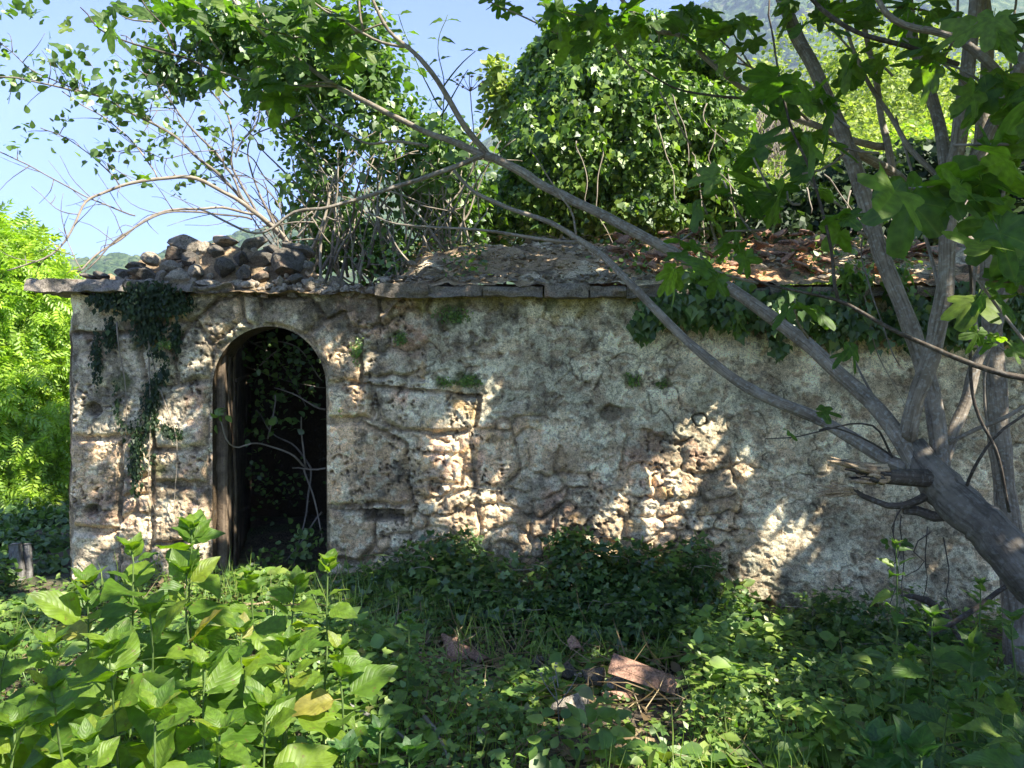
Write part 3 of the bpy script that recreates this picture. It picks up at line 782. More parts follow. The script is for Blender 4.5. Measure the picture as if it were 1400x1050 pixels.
# thin band that closes the left corner between the front sheet and the side wall
zz = np.linspace(-.75, 2.13, 60)
ea = [(XL - .01 + (float(fbm(np.array([(490 - (z - 1.6) / K) / 30]), np.array([0.]), 3, 14)[0]) - .5) * 10 * K, Y0 + .03, z) for z in zz]
eb = [(XL + .0, Y0 + .45, z) for z in zz]
strip_mesh('corner_face', ea, eb, M['wall'], seed=5)

# ---- rocks
def rock_mesh(name, mat, seed, sub=3, flat=1.0):
    import bmesh
    bm = bmesh.new(); bmesh.ops.create_icosphere(bm, subdivisions=sub, radius=1.0)
    V = np.array([v.co[:] for v in bm.verts]); r = np.random.default_rng(seed)
    for k in range(15):       # broken facets
        n = unit(r.normal(size=3)); d = r.uniform(.45, .80)
        s = V @ n; V = V - np.outer(np.maximum(s - d, 0) * .98, n)
    n_ = vn3(V[:, 0] * 2.2 + seed, V[:, 1] * 2.2, V[:, 2] * 2.2, seed)
    n2 = vn3(V[:, 0] * 6 + seed, V[:, 1] * 6, V[:, 2] * 6, seed + 3)
    V = V * (1.06 + .10 * n_ + .10 * n2)[:, None] * np.array([1, .85, .72 * flat])
    for v, p in zip(bm.verts, V): v.co = p
    me = bpy.data.meshes.new(name); bm.to_mesh(me); bm.free(); me.materials.append(mat)
    me.polygons.foreach_set('use_smooth', np.zeros(len(me.polygons), bool))
    return me
ROCK = [rock_mesh('rock', M['rock'], 20 + k) for k in range(6)]
DROCK = [rock_mesh('dark_rock', M['darkrock'], 40 + k) for k in range(6)]
SMALL = [rock_mesh('small_rock', M['rock'], 60 + k, 2) for k in range(5)]

# ---- roof: eave slabs, bedding sheet, rubble, tiles
ES = 5.42                                             # front edge of the eave
def slab(name, px0, px1, py0, py1, Yf, depth, parent, mat, seed, tilt=0.0):
    import bmesh
    x0 = (px0 - 700) / F * Yf; x1 = (px1 - 700) / F * Yf; z0 = 1.6 - (py1 - HZ) / F * Yf; z1 = 1.6 - (py0 - HZ) / F * Yf
    nu = max(4, int((x1 - x0) / .016)); nv = 7; nd = 16
    acc = Acc()
    def face(o, u, v, a, b):
        A, B = np.meshgrid(np.linspace(0, 1, a + 1), np.linspace(0, 1, b + 1))
        P = (np.array(o) + A[..., None] * np.array(u) + B[..., None] * np.array(v)).reshape(-1, 3)
        I = (np.arange(b)[:, None] * (a + 1) + np.arange(a)[None]).ravel()
        acc.add(P, np.stack([I, I + 1, I + a + 2, I + a + 1], -1))
    dx, dz = x1 - x0, z1 - z0
    face((x0, 0, 0), (dx, 0, 0), (0, 0, dz), nu, nv); face((x1, depth, 0), (-dx, 0, 0), (0, 0, dz), nu, nv)
    face((x0, depth, 0), (0, -depth, 0), (0, 0, dz), nd, nv); face((x1, 0, 0), (0, depth, 0), (0, 0, dz), nd, nv)
    face((x0, 0, dz), (dx, 0, 0), (0, depth, 0), nu, nd); face((x0, depth, 0), (dx, 0, 0), (0, -depth, 0), nu, nd)
    V = np.concatenate(acc.V) + [0, Yf, z0]
    V[:, 2] += tilt * (V[:, 0] - x0)
    e = (vn3(V[:, 0] * 5, V[:, 2] * 25, V[:, 1] * 4, seed) - .5) * .05; V[:, 1] += e * 1.6 + (vn3(V[:, 0] * 22, V[:, 2] * 40, V[:, 1] * 9, seed + 9) - .5) * .02
    V[:, 2] += (vn3(V[:, 0] * 9, V[:, 1] * 9, V[:, 2] * 9, seed + 2) - .5) * .03 + (vn3(V[:, 0] * 26, V[:, 1] * 26, V[:, 2] * 20, seed + 7) - .5) * .016
    V[:, 0] += (vn3(V[:, 0] * 7, V[:, 1] * 12, V[:, 2] * 18, seed + 4) - .5) * .02
    o = obj(name, mesh_np(name, V - V.mean(0), np.concatenate(acc.F[4]), mat, False), None, tuple(V.mean(0)))
    return hchild(o)
slab('eave_slab', 36, 168, 381, 398, 5.40, .5, hut, M['slab'], 3)
slab('eave_slab', 170, 262, 384, 399, 5.42, .5, hut, M['slab'], 5)
slab('eave_slab', 263, 318, 389, 400, 5.47, .4, hut, M['slab'], 6)
sx = 512
for k, wd in enumerate((74, 74, 84, 62, 52, 66, 58, 70, 60, 66, 74, 62, 80, 70, 90)):
    slab('eave_slab', sx, sx + wd - 1.5, 388 + (k % 3) * 1.2 + k * .2, 405 + (k % 2) * 1.5, ES + (k % 3) * .012, .5, hut, M['slab'], 10 + k, (k % 3 - 1) * .01)
    sx += wd
def roof_sheet(name, x0, x1, y0, y1, fz, mat, cfun, step=.022):
    xs = np.arange(x0, x1, step); ys = np.arange(y0, y1, step); X, Yg = np.meshgrid(xs, ys)
    Z, C, keep = fz(X, Yg); nx = len(xs); ny = len(ys)
    I = (np.arange(ny - 1)[:, None] * nx + np.arange(nx - 1)[None])
    kk = keep[:-1, :-1] & keep[1:, 1:]
    q = np.stack([I, I + 1, I + nx + 1, I + nx], -1)[kk]
    V = np.stack([X, Yg, Z], -1).reshape(-1, 3); C = C.reshape(-1, 3)
    u, inv = np.unique(q.ravel(), return_inverse=True)
    o0 = V[u].mean(0)
    return hchild(obj(name, mesh_np(name, V[u] - o0, inv.reshape(-1, 4), mat, True, None, C[u]), None, tuple(o0)))
def rz(x, y):      # roof surface on the right part
    b = 2.13 + 0.37 * (y - 5.42)
    return b
def froof(X, Yg):
    Z = rz(X, Yg) - .015 + (fbm(X * 2.2, Yg * 2.2, 4, 201) - .5) * .16 * sst(5.45, 5.9, Yg) + (fbm(X * 11, Yg * 11, 4, 202) - .5) * .07
    Z = Z + (fbm(X * 30, Yg * 30, 2, 203) - .5) * .025
    edge = -1.0 + (Yg - 5.4) * .14 + (fbm(Yg * 3, X * 0, 3, 5) - .5) * .35
    back = 7.05 + (fbm(X * 2.5, X * 0, 3, 6) - .5) * .5
    Z = Z - .22 * sst(edge + .3, edge, X) - .5 * sst(back - .25, back + .3, Yg)
    keep = (X > edge) & (Yg < back + .3)
    k = fbm(X * 5, Yg * 5, 5, 204, .6)[..., None]
    c = np.array([.34, .28, .215]) * (1 - k) + np.array([.20, .165, .13]) * k
    k = sst(.54, .60, fbm(X * 3.2, Yg * 3.2, 4, 205))[..., None] * .75; c = c * (1 - k) + np.array([.45, .43, .38]) * k
    k = (sst(.50, .58, fbm(X * 4.5, Yg * 4.5, 4, 206)) * sst(.5, 1.3, X))[..., None] * .7; c = c * (1 - k) + np.array([.45, .25, .15]) * k
    k = sst(.56, .62, fbm(X * 8, Yg * 5, 5, 207, .65))[..., None] * .8; c = c * (1 - k) + np.array([.07, .06, .05]) * k
    return Z, c, keep
roof = roof_sheet('roof', -1.2, 5.0, 5.44, 7.6, froof, M['wall'], None)
def silh(px):        # top of the rubble heap in the picture
    return np.interp(px, [95, 120, 160, 185, 215, 245, 270, 290, 330, 372, 400, 420, 440, 470, 515], [380, 372, 366, 352, 346, 337, 330, 321, 326, 334, 338, 352, 378, 384, 388])
def fleft(X, Yg):
    px = X / Yg * F + 700
    top = silh(px) + 15 + (fbm(X * 9, Yg * 9, 3, 219) - .5) * 22; zt = 1.6 - (top - HZ) / F * Yg
    Z = 2.07 + (zt - 2.07) * sst(5.5, 5.95, Yg) + (fbm(X * 7, Yg * 7, 4, 211) - .5) * .09
    Z = Z - .30 * sst(6.15, 6.9, Yg)
    keep = (px > 96 - (Yg - 5.5) * 0) & (X < -.98) & ((X < -1.55 + (fbm(Yg * 3, X, 2, 3) - .5) * .3) | (Yg < 5.95))
    k = fbm(X * 6, Yg * 6, 5, 214, .6)[..., None]
    c = np.array([.25, .20, .15]) * (1 - k) + np.array([.09, .078, .062]) * k
    keep &= ~((X > -1.95) & (X < -1.2) & (Yg > 6.15) & (Yg < 6.95))
    return Z, c, keep
roof2 = roof_sheet('roof_rubble_bed', -3.25, -.9, 5.47, 7.4, fleft, M['wall'], None)
# unseen flat covering added over the hidden back part of the room keeps it dark
wallbox('shade_cover', XL + .1, -1.95, Y0 + .43, Y0 + 3.0, 1.98, 2.06, 12)
wallbox('shade_cover', -1.2, XR, Y0 + .43, Y0 + 3.0, 1.98, 2.06, 13, .08)
wallbox('shade_cover', -1.95, -1.2, Y0 + .43, Y0 + .58, 1.98, 2.06, 17)
wallbox('shade_cover', -1.95, -1.2, Y0 + 1.35, Y0 + 3.0, 1.98, 2.06, 18)
rr = random.Random(9)
def put_rock(me, p, s, parent, rot=None, sc3=None):
    o = obj('rubble_stone', me, None, tuple(p)); o.scale = (s, s, s) if sc3 is None else tuple(s * q for q in sc3)
    o.rotation_euler = rot or (rr.uniform(-.5, .5), rr.uniform(-.5, .5), rr.uniform(0, 6.28))
    return hchild(o)
# named big stones of the heap (px, py, half width px, dark?)
big = [(392, 364, 29, 1, .8), (408, 340, 18, 1, .6), (372, 341, 15, 1, .6), (345, 335, 16, 1, .7), (310, 329, 18, 0, .6), (298, 345, 15, 1, .8), (330, 352, 17, 1, .8),
       (356, 355, 14, 1, 1.1), (307, 368, 17, 1, .8), (333, 374, 13, 1, 1.1), (262, 336, 22, 0, .6), (280, 343, 12, 0, 1.), (240, 348, 16, 1, .6), (262, 355, 18, 1, .7),
       (236, 367, 15, 0, .7), (208, 357, 12, 0, .9), (197, 374, 16, 1, .7), (222, 380, 11, 0, .8), (247, 381, 18, 0, .7), (285, 388, 17, 0, .6), (270, 372, 13, 0, .8),
       (165, 373, 14, 1, .6), (183, 364, 11, 1, .7), (142, 377, 13, 1, .4), (124, 378, 11, 1, .4), (205, 388, 10, 0, .6), (357, 378, 12, 1, .8), (382, 386, 12, 0, .6),
       (322, 390, 10, 0, .7), (341, 391, 9, 0, .7), (407, 382, 12, 1, .6), (424, 386, 13, 0, .6), (445, 398, 15, 0, .8), (462, 392, 15, 1, .9), (480, 402, 9, 0, .9), (490, 396, 11, 1, .9),
       (500, 402, 8, 0, .9), (438, 408, 8, 1, .6), (300, 392, 8, 0, .6), (425, 366, 10, 1, .8)]
for (px, py, hw, dk, fl) in big:
    Yp = 5.56 + (392 - py) * .0065
    if px > 430: Yp = 5.62
    put_rock(rr.choice(DROCK if dk else ROCK), at(px, py, Yp), hw * Yp / F * 1.14, hut, (rr.uniform(-.3, .3), rr.uniform(-.3, .3), rr.uniform(0, 6.28)), (1.1, rr.uniform(.7, 1), fl * 1.2))
for k in range(190):
    px = rr.uniform(150, 510); py = rr.uniform(max(silh(px) + 6, 340), 404) if px > 425 or rr.random() < .5 else rr.uniform(385, 397)
    Yp = 5.56 + max(0, (394 - py)) * .007
    put_rock(rr.choice(SMALL), at(px, py, Yp), rr.uniform(3.5, 8) * Yp / F, hut)
# roof tiles (curved terracotta) and shards
def tile_mesh(name, L=.42, r0=.095, r1=.075, th=.02, arc=130, brk=0.0, seed=0, mat=None):
    na, nl = 14, 10; a = np.radians(np.linspace(-arc / 2, arc / 2, na + 1)); t = np.linspace(0, 1, nl + 1)
    A, Tt = np.meshgrid(a, t); r = r0 + (r1 - r0) * Tt
    jag = brk * (fbm(A * 1.1 + seed, A * 0, 3, seed) - .3) * L
    y = Tt * L; y = np.where(Tt == 1, y - jag, y); y = np.minimum(y, L - jag)
    def lay(rr_): return np.stack([np.sin(A) * rr_, y, np.cos(A) * rr_ - r0 * .6], -1).reshape(-1, 3)
    V = np.vstack([lay(r), lay(r - th)]); n = na + 1; S = (nl + 1) * n
    I = (np.arange(nl)[:, None] * n + np.arange(na)[None]).ravel()
    q = [np.stack([I, I + 1, I + n + 1, I + n], -1), np.stack([I + S, I + S + n, I + S + n + 1, I + S + 1], -1)]
    for row in (0, nl):
        i = row * n + np.arange(na); q.append(np.stack([i, i + S, i + S + 1, i + 1], -1))
    for cc in (0, na):
        i = np.arange(nl) * n + cc; q.append(np.stack([i, i + n, i + n + S, i + S], -1))
    me = mesh_np(name, V, np.vstack(q), mat or M['tile'], False); return me
TILES = [tile_mesh('roof_tile', brk=b, seed=s, L=L) for b, s, L in ((0, 1, .42), (.7, 2, .34), (1.1, 3, .3), (.9, 5, .24))]
SHARD = [tile_mesh('tile_shard', brk=1.6, seed=s, L=L, arc=ar) for s, L, ar in ((7, .16, 90), (8, .13, 70), (9, .2, 110))]
def put_tile(me, p, rot, s=1.0, name='roof_tile'):
    o = obj(name, me, None, tuple(p)); o.rotation_euler = rot; o.scale = (s, s, s); return o
for px, Yp, rz_, tl, me_i in ((1190, 6.3, -1.15, .1, 0), (1225, 6.5, -1.3, .2, 1), (1255, 6.2, .3, .15, 1), (1140, 6.0, 1.2, .1, 2), (1095, 6.1, .9, .1, 1), (1050, 6.2, 1.5, .05, 2), (1010, 5.9, .5, .1, 3),
                              (860, 6.0, 1.1, .05, 3), (905, 6.1, 1.7, .1, 2), (880, 5.8, .4, .1, 3), (1160, 6.7, .2, .2, 0), (940, 6.4, 1.4, .1, 1), (1210, 5.75, 1.7, .1, 2), (1300, 6.2, .9, .1, 0), (1120, 5.7, 1.8, .1, 1)):
    x = (px - 700) / F * Yp
    hchild(put_tile(TILES[me_i], (x, Yp, float(rz(x, Yp)) + .0), (.36, tl, rz_), .72))
for k in range(38):
    px = rr.uniform(830, 1260); Yp = rr.uniform(5.6, 6.9); x = (px - 700) / F * Yp
    hchild(put_tile(rr.choice(SHARD), (x, Yp, float(rz(x, Yp)) + .035), (rr.uniform(-.3, .7), rr.uniform(-.4, .4), rr.uniform(0, 6.28)), rr.uniform(.6, 1.2), 'tile_shard'))
for k in range(70):
    px = rr.uniform(560, 1260); Yp = rr.uniform(5.5, 6.95); x = (px - 700) / F * Yp
    o = put_rock(rr.choice(SMALL), (x, Yp, float(rz(x, Yp)) + .01), rr.uniform(.012, .045), hut, None, (1.2, 1.2, .7))
for k in range(90):
    px = rr.uniform(515, 900); Yp = rr.uniform(5.44, 5.62); x = (px - 700) / F * Yp
    put_rock(rr.choice(SMALL), (x, Yp, float(rz(x, Yp)) + .005), rr.uniform(.012, .04), hut, None, (1.3, 1.1, .6))
# door frame: one old post against the left jamb, and a leaning wattle panel behind it
def board(name, p0, p1, w_, d_, mat, seed=0):
    p0 = np.array(p0, float); p1 = np.array(p1, float); n = 30
    t = np.linspace(0, 1, n)[:, None]; C = p0 * (1 - t) + p1 * t
    C = C + np.stack([(vn2(t[:, 0] * 5, t[:, 0] * 0, seed + k) - .5) * .014 for k in range(3)], -1)
    prof = np.array([[-.5, -.5], [-.2, -.53], [.15, -.49], [.5, -.5], [.5, .5], [0, .5], [-.5, .5]]) * [w_, d_]
    ax = unit(p1 - p0); u = unit(np.cross(ax, [0, 1, 0])) if abs(ax[1]) < .9 else np.array([1., 0, 0]); v = np.cross(ax, u)
    V = (C[:, None] + prof[None, :, 0:1] * u + prof[None, :, 1:2] * v)
    V = V + (rng.random(V.shape) - .5) * .004
    V = V.reshape(-1, 3); s = len(prof); i = np.arange(n - 1)[:, None] * s; j = np.arange(s)[None]; j2 = (j + 1) % s
    q = np.stack([i + j, i + j2, i + s + j2, i + s + j], -1).reshape(-1, 4)
    cap = np.vstack([np.arange(s), (n - 1) * s + np.arange(s)[::-1]])
    uv = np.stack([np.tile(np.arange(s) * .8, n), np.repeat(np.linspace(0, 1, n) * .35, s)], -1)
    o0 = V.mean(0)
    o = obj(name, mesh_np(name, V - o0, [q, cap], mat, False, None, None, uv), None, tuple(o0)); return hchild(o)
def wp(px, py, Y): return at(px, py, Y)
board('door_post', wp(303, 470, Y0 + .13), wp(302, 800, Y0 + .13), .085, .06, M['oldwood'], 3)
board('door_post', wp(311, 485, Y0 + .22), wp(311, 800, Y0 + .22), .05, .09, M['oldwood'], 8)
for k in range(13):
    px = 318 + k * 1.6; Yk = Y0 + .42 + k * .10
    board('door_slat', wp(px + 4 + rr.uniform(-1, 1), 470 + rr.uniform(-6, 6), Yk), wp(px + 4, 800, Yk), .012, .07, M['oldwood'], 20 + k)
for zz_ in (520, 700):
    board('door_rail', wp(320, zz_, Y0 + .42), wp(341, zz_ - 8, Y0 + 1.7), .06, .03, M['oldwood'], 50)

# ------------------------------------------------------------------ branches and plants
def px_poly(pts):      # [(px, py, Y), ...]
    return np.array([at(*p) for p in pts])
class Tree:
    def __init__(s, name, base, label, cat, group=None):
        s.root = empty(name, base); tag(s.root, label, cat, group); s.b = np.array(base, float)
    def part(s, o): o.parent = s.root; o.matrix_parent_inverse = Matrix.Translation(-Vector(s.b)); return o
    def tube(s, name, P, r0, r1=None, mat=None, sides=12, wob=.01, seed=0, n=None):
        V, Fc, uv, C = tube(P, r0, r1, sides, n, wob, seed=seed)
        a = Acc(); a.add(V, Fc, .5, uv)
        s.part(a.build(name, mat, None, True, origin=V.mean(0))); return C

# ---- fig leaf meshes
def fig_leaf_mesh(seed, simple=False):
    r = np.random.default_rng(seed)
    lobes = [(-1.9, .50, .48), (-.92, .84, .40), (0, 1.0, .40), (.92, .84, .40), (1.9, .50, .48)]
    if seed % 3 == 0: lobes = [(-1.6, .62, .62), (-.80, .84, .42), (0, 1.0, .44), (.80, .84, .42), (1.6, .62, .62)]
    lobes = [(a + r.normal(0, .05), l * r.uniform(.92, 1.08), w_) for a, l, w_ in lobes]
    na = 13 if simple else 57
    th = np.linspace(-2.9, 2.9, na)
    rad = np.full(na, .42)
    for a, l, w_ in lobes: rad = np.maximum(rad, l * np.exp(-np.abs((th - a) / w_) ** 2.6) ** .8)
    rad = rad * (1 + .03 * np.sin(th * 23 + seed)) + .0
    rad[np.abs(th) > 2.6] *= .75
    nr = 2 if simple else 7
    ve = np.max([np.exp(-((th - a) / .055) ** 2) for a, l, w_ in lobes], axis=0)
    V = [[0, 0, 0]]; ve_ = [1.0]
    for k in range(1, nr + 1):
        f = k / nr
        for i in range(na):
            x, y = math.sin(th[i]) * rad[i] * f, math.cos(th[i]) * rad[i] * f
            z = -(.10 + .07 * (seed % 4)) * (x * x + (y - .3) ** 2 * .7) + .09 * math.sin(th[i] * 3.2 + seed) * f * f + (.12 * (seed % 3) * abs(x)) + .06 * (1 - ve[i]) * f * (1 - f)
            V.append([x, y + .28, z]); ve_.append(ve[i])
    V[0][1] = .28
    Ft = [[0, 1 + i + 1, 1 + i] for i in range(na - 1)]; Fq = []
    for k in range(nr - 1):
        for i in range(na - 1):
            a = 1 + k * na + i; Fq.append([a, a + 1, a + 1 + na, a + na])
    V = np.array(V); uv = V[:, :2].copy()
    Fs = [np.array(Ft)] + ([np.array(Fq)] if Fq else [])
    if simple:
        return V, Fs
    nb = len(V)
    v2, f2, u2, _ = tube([(0, 0, .06), (0, .14, .01), (0, .29, 0)], .012, .010, 5, 5)
    V = np.vstack([V, v2]); ve_ = np.concatenate([ve_, np.ones(len(v2))]); uv = np.vstack([uv, np.zeros((len(v2), 2))])
    quads = np.vstack([np.array(Fq), f2[0] + nb]); tris = np.vstack([np.array(Ft), f2[1] + nb])
    me = mesh_np('leaf', V, [quads, tris], M['fig'], True, np.full(len(V), .0), None, uv)
    at_ = me.attributes.new('vein', 'FLOAT', 'POINT'); at_.data.foreach_set('value', np.asarray(ve_, np.float32))
    return me
FIGL = [fig_leaf_mesh(s) for s in range(1, 8)]
def blade_mesh(seed, mat, length_prof='ovate', n=14, m=4, droop=.25, fold=.12, serr=.0, petiole=.18, width=.36):
    """a detailed simple leaf, unit length"""
    r = np.random.default_rng(seed)
    v = np.linspace(0, 1, n + 1)
    if length_prof == 'ovate': wv = width * (np.sin(np.pi * v ** .62)) ** .85 * (1 - .12 * v)
    else: wv = width * np.sin(np.pi * v ** .5) ** 1.1
    wv[0] = .012; wv[-1] = .003
    u = np.linspace(-1, 1, 2 * m + 1)
    U, Vv = np.meshgrid(u, v); W = np.repeat(wv[:, None], 2 * m + 1, 1)
    edge = (np.abs(U) > .99)
    if serr: W = W * (1 + edge * serr * (np.arange(n + 1) % 2)[:, None])
    tw = r.normal(0, .15)
    x = U * W; y = petiole + Vv * (1 - .08 * droop) + edge * .02
    z = -droop * Vv ** 2 + fold * np.abs(U) * W * 2.2 - .30 * (U * U) * W * fold * 3 + .035 * np.sin(Vv * 14 + seed) * np.abs(U) ** 2 * W * 3 + tw * x * Vv
    z = z + .004 * np.cos(Vv * 9 * 2 * np.pi - np.abs(U) * 3) * (np.abs(U) * (1 - U * U)) * 2.0
    P = np.stack([x, y, z], -1).reshape(-1, 3); k = 2 * m + 1
    I = (np.arange(n)[:, None] * k + np.arange(2 * m)[None]).ravel()
    q = np.stack([I, I + 1, I + k + 1, I + k], -1)
    uv = np.stack([U.ravel(), Vv.ravel()], -1); nb = len(P)
    v2, f2, u2, _ = tube([(0, 0, 0), (0, petiole * .5, .01), (0, petiole + .03, 0)], .014, .010, 5, 4)
    P = np.vstack([P, v2]); uv = np.vstack([uv, np.full((len(v2), 2), 0.0)])
    return mesh_np('leaf', P, [np.vstack([q, f2[0] + nb]), f2[1] + nb], mat, True, np.zeros(len(P)), None, uv)
HERBL = [blade_mesh(s, M['herb'], droop=d, fold=f, width=wd, serr=.03) for s, d, f, wd in ((1, .2, .14, .37), (2, .38, .12, .35), (3, .1, .2, .33), (4, .5, .1, .38), (5, .28, .18, .31), (6, .05, .16, .36))]
NETL = [blade_mesh(s, M['nettle'], 'lance', 20, 3, droop=d, fold=.2, width=.27, serr=.16) for s, d in ((11, .35), (12, .6), (13, .2))]
GLAL = [blade_mesh(s, M['glauc'], droop=d, fold=.1, width=.40) for s, d in ((21, .3), (22, .15))]
def put_leaf(tree, me, p, d, nrm, s, name='leaf'):
    d = unit(d); x = unit(np.cross(d, nrm)); z = np.cross(x, d)
    o = bpy.data.objects.new(name, me); sc.collection.objects.link(o)
    m = Matrix([[x[0] * s, d[0] * s, z[0] * s, p[0]], [x[1] * s, d[1] * s, z[1] * s, p[1]], [x[2] * s, d[2] * s, z[2] * s, p[2]], [0, 0, 0, 1]])
    o.parent = tree.root; o.matrix_parent_inverse = Matrix.Translation(-Vector(tree.b)); o.matrix_basis = m
    return o

# ------------------------------------------------------------------ the fig tree
fb = at(1520, 985, 3.3)
fig = Tree('fig_tree', (fb[0], fb[1], float(gh(fb[0], fb[1])) - .05), 'large grey fig tree leaning in from the right, torn stub, boughs crossing the hut', 'fig tree')
k33 = 3.6 / F
fig.tube('trunk', px_poly([(1540, 1000, 3.3), (1490, 880, 3.3), (1400, 775, 3.35), (1330, 705, 3.45), (1275, 655, 3.6), (1245, 610, 3.7)]), [.15, .115, .10, .092, .088, .07], None, M['trunkbark'], 20, .012, 1, 60)
def br(name, pts, r0, r1, mat='bark', sides=12, seed=0, wob=.012):
    return fig.tube(name, px_poly(pts), r0 * .86, r1 * .86, M[mat], sides, wob, seed)
limbs = []
L1 = br('limb', [(1262, 650, 3.62), (1225, 590, 3.72), (1180, 540, 3.85), (1125, 490, 4.0), (1080, 452, 4.15), (1010, 400, 4.3), (960, 368, 4.4), (880, 325, 4.55), (800, 283, 4.65), (740, 250, 4.75), (665, 213, 4.85)], .048, .030, seed=2)
L1a = br('limb', [(665, 213, 4.85), (600, 187, 4.9), (540, 158, 4.9), (490, 135, 4.95), (450, 112, 5.0), (415, 85, 5.0), (395, 70, 5.0), (345, 30, 5.0), (300, -20, 5.0)], .026, .010, sides=10, seed=3)
L1b = br('limb', [(668, 214, 4.85), (640, 180, 4.8), (615, 140, 4.75), (590, 100, 4.7), (560, 65, 4.7), (530, 35, 4.7), (505, -15, 4.7)], .024, .010, sides=10, seed=4)
L1c = br('limb', [(668, 212, 4.86), (620, 228, 4.8), (560, 250, 4.75), (500, 272, 4.7), (445, 284, 4.65), (405, 290, 4.65), (372, 312, 4.65), (345, 316, 4.65), (310, 305, 4.6), (270, 285, 4.6)], .020, .006, sides=8, seed=5)
L1d = br('branch', [(585, 200, 4.9), (540, 195, 4.9), (500, 198, 4.9), (470, 180, 4.85), (440, 160, 4.8), (420, 130, 4.8)], .011, .006, sides=8, seed=6)
L1e = br('branch', [(560, 63, 4.7), (520, 55, 4.7), (495, 42, 4.7), (470, 30, 4.7), (445, 18, 4.7), (425, 0, 4.7)], .013, .006, sides=8, seed=7)
L1f = br('branch', [(497, 42, 4.7), (492, 20, 4.7), (490, -20, 4.7)], .010, .007, sides=8, seed=8)
L1g = br('branch', [(460, 118, 4.98), (420, 118, 4.9), (380, 115, 4.9), (330, 108, 4.85), (300, 98, 4.8)], .012, .006, sides=8, seed=9)
L1h = br('branch', [(385, 58, 5.0), (365, 25, 5.0), (350, -5, 5.0)], .009, .006, sides=6, seed=10)
L1i = br('branch', [(300, 98, 4.8), (260, 80, 4.8), (215, 68, 4.7), (170, 55, 4.7), (135, 40, 4.6), (110, 10, 4.6)], .010, .004, 'darkbark', sides=6, seed=11)
L1j = br('branch', [(240, 70, 4.7), (225, 40, 4.7), (200, 15, 4.7), (185, -10, 4.7)], .007, .004, 'darkbark', sides=6, seed=12)
L2 = br('limb', [(1240, 640, 3.66), (1190, 612, 3.8), (1115, 572, 4.0), (1040, 540, 4.1), (975, 495, 4.2), (925, 450, 4.3), (870, 395, 4.4), (830, 357, 4.5), (790, 327, 4.6), (735, 298, 4.7), (690, 283, 4.8), (650, 262, 4.85), (620, 232, 4.9)], .040, .012, seed=13)
L2a = br('branch', [(792, 330, 4.6), (740, 325, 4.65), (660, 315, 4.7), (600, 311, 4.75), (540, 305, 4.8), (500, 290, 4.8)], .013, .006, sides=8, seed=14)
L2b = br('branch', [(788, 325, 4.6), (780, 290, 4.6), (765, 268, 4.6), (740, 230, 4.6), (725, 205, 4.6)], .009, .004, sides=6, seed=15)
# uprights
T2 = br('limb', [(1285, 655, 3.62), (1280, 590, 3.7), (1262, 500, 3.75), (1235, 420, 3.8), (1205, 345, 3.85), (1185, 275, 3.9), (1160, 210, 3.9), (1130, 130, 3.95), (1092, 55, 4.0), (1065, -30, 4.0)], .052, .038, seed=16)
T1 = br('limb', [(1240, 600, 3.68), (1255, 540, 3.6), (1275, 480, 3.55), (1288, 400, 3.5), (1295, 300, 3.45), (1308, 210, 3.4), (1322, 120, 3.4), (1328, 40, 3.4), (1332, -60, 3.4)], .046, .032, seed=17)
T1b = br('limb', [(1300, 265, 3.45), (1288, 190, 3.55), (1268, 110, 3.6), (1250, 50, 3.65), (1240, -30, 3.7)], .036, .024, seed=18)
T1c = br('limb', [(1305, 260, 3.44), (1330, 215, 3.4), (1365, 150, 3.35), (1400, 85, 3.3), (1440, 0, 3.3)], .036, .028, seed=19)
T3 = br('limb', [(1290, 640, 3.65), (1310, 570, 3.75), (1335, 500, 3.8), (1360, 450, 3.85), (1375, 380, 3.9), (1400, 320, 3.9)], .034, .026, seed=20)
T5 = br('limb', [(1150, 195, 3.93), (1200, 225, 4.2), (1245, 255, 4.4), (1300, 310, 4.5), (1345, 345, 4.5), (1400, 400, 4.6)], .030, .028, seed=21)
T6 = br('limb', [(1225, 245, 4.3), (1215, 205, 4.3), (1205, 150, 4.4), (1195, 100, 4.4), (1180, 40, 4.4), (1170, -20, 4.4)], .024, .015, sides=10, seed=22)
T7 = br('limb', [(1212, 200, 4.35), (1160, 190, 4.3), (1100, 165, 4.3), (1050, 140, 4.3), (1010, 118, 4.3), (965, 80, 4.3), (935, 50, 4.3), (890, 40, 4.3), (860, 15, 4.3), (835, -20, 4.3)], .026, .012, sides=10, seed=23)
T7b = br('branch', [(1040, 135, 4.3), (980, 130, 4.2), (930, 122, 4.2), (900, 108, 4.1), (880, 95, 4.1)], .010, .005, 'darkbark', sides=6, seed=24)
T8 = br('branch', [(1290, 250, 3.5), (1240, 190, 3.6), (1190, 120, 3.7), (1165, 60, 3.7), (1150, 0, 3.7)], .016, .009, 'bark', sides=8, seed=25)
N1 = br('branch', [(1450, 150, 3.0), (1385, 118, 3.0), (1340, 80, 3.0), (1290, 48, 3.0), (1240, 35, 3.0), (1210, 15, 3.0), (1190, -20, 3.0)], .026, .012, 'bark', sides=10, seed=26)
N2 = br('branch', [(1310, 88, 3.2), (1240, 62, 3.2), (1170, 45, 3.2), (1120, 12, 3.2), (1100, -15, 3.2)], .013, .010, 'darkbark', sides=8, seed=27)
N3 = br('branch', [(1450, 525, 2.8), (1390, 515, 2.8), (1320, 495, 2.85), (1250, 465, 2.9), (1190, 432, 2.95), (1150, 410, 3.0), (1100, 398, 3.0), (1040, 385, 3.0), (1000, 368, 3.0)], .014, .004, 'darkbark', sides=8, seed=28)
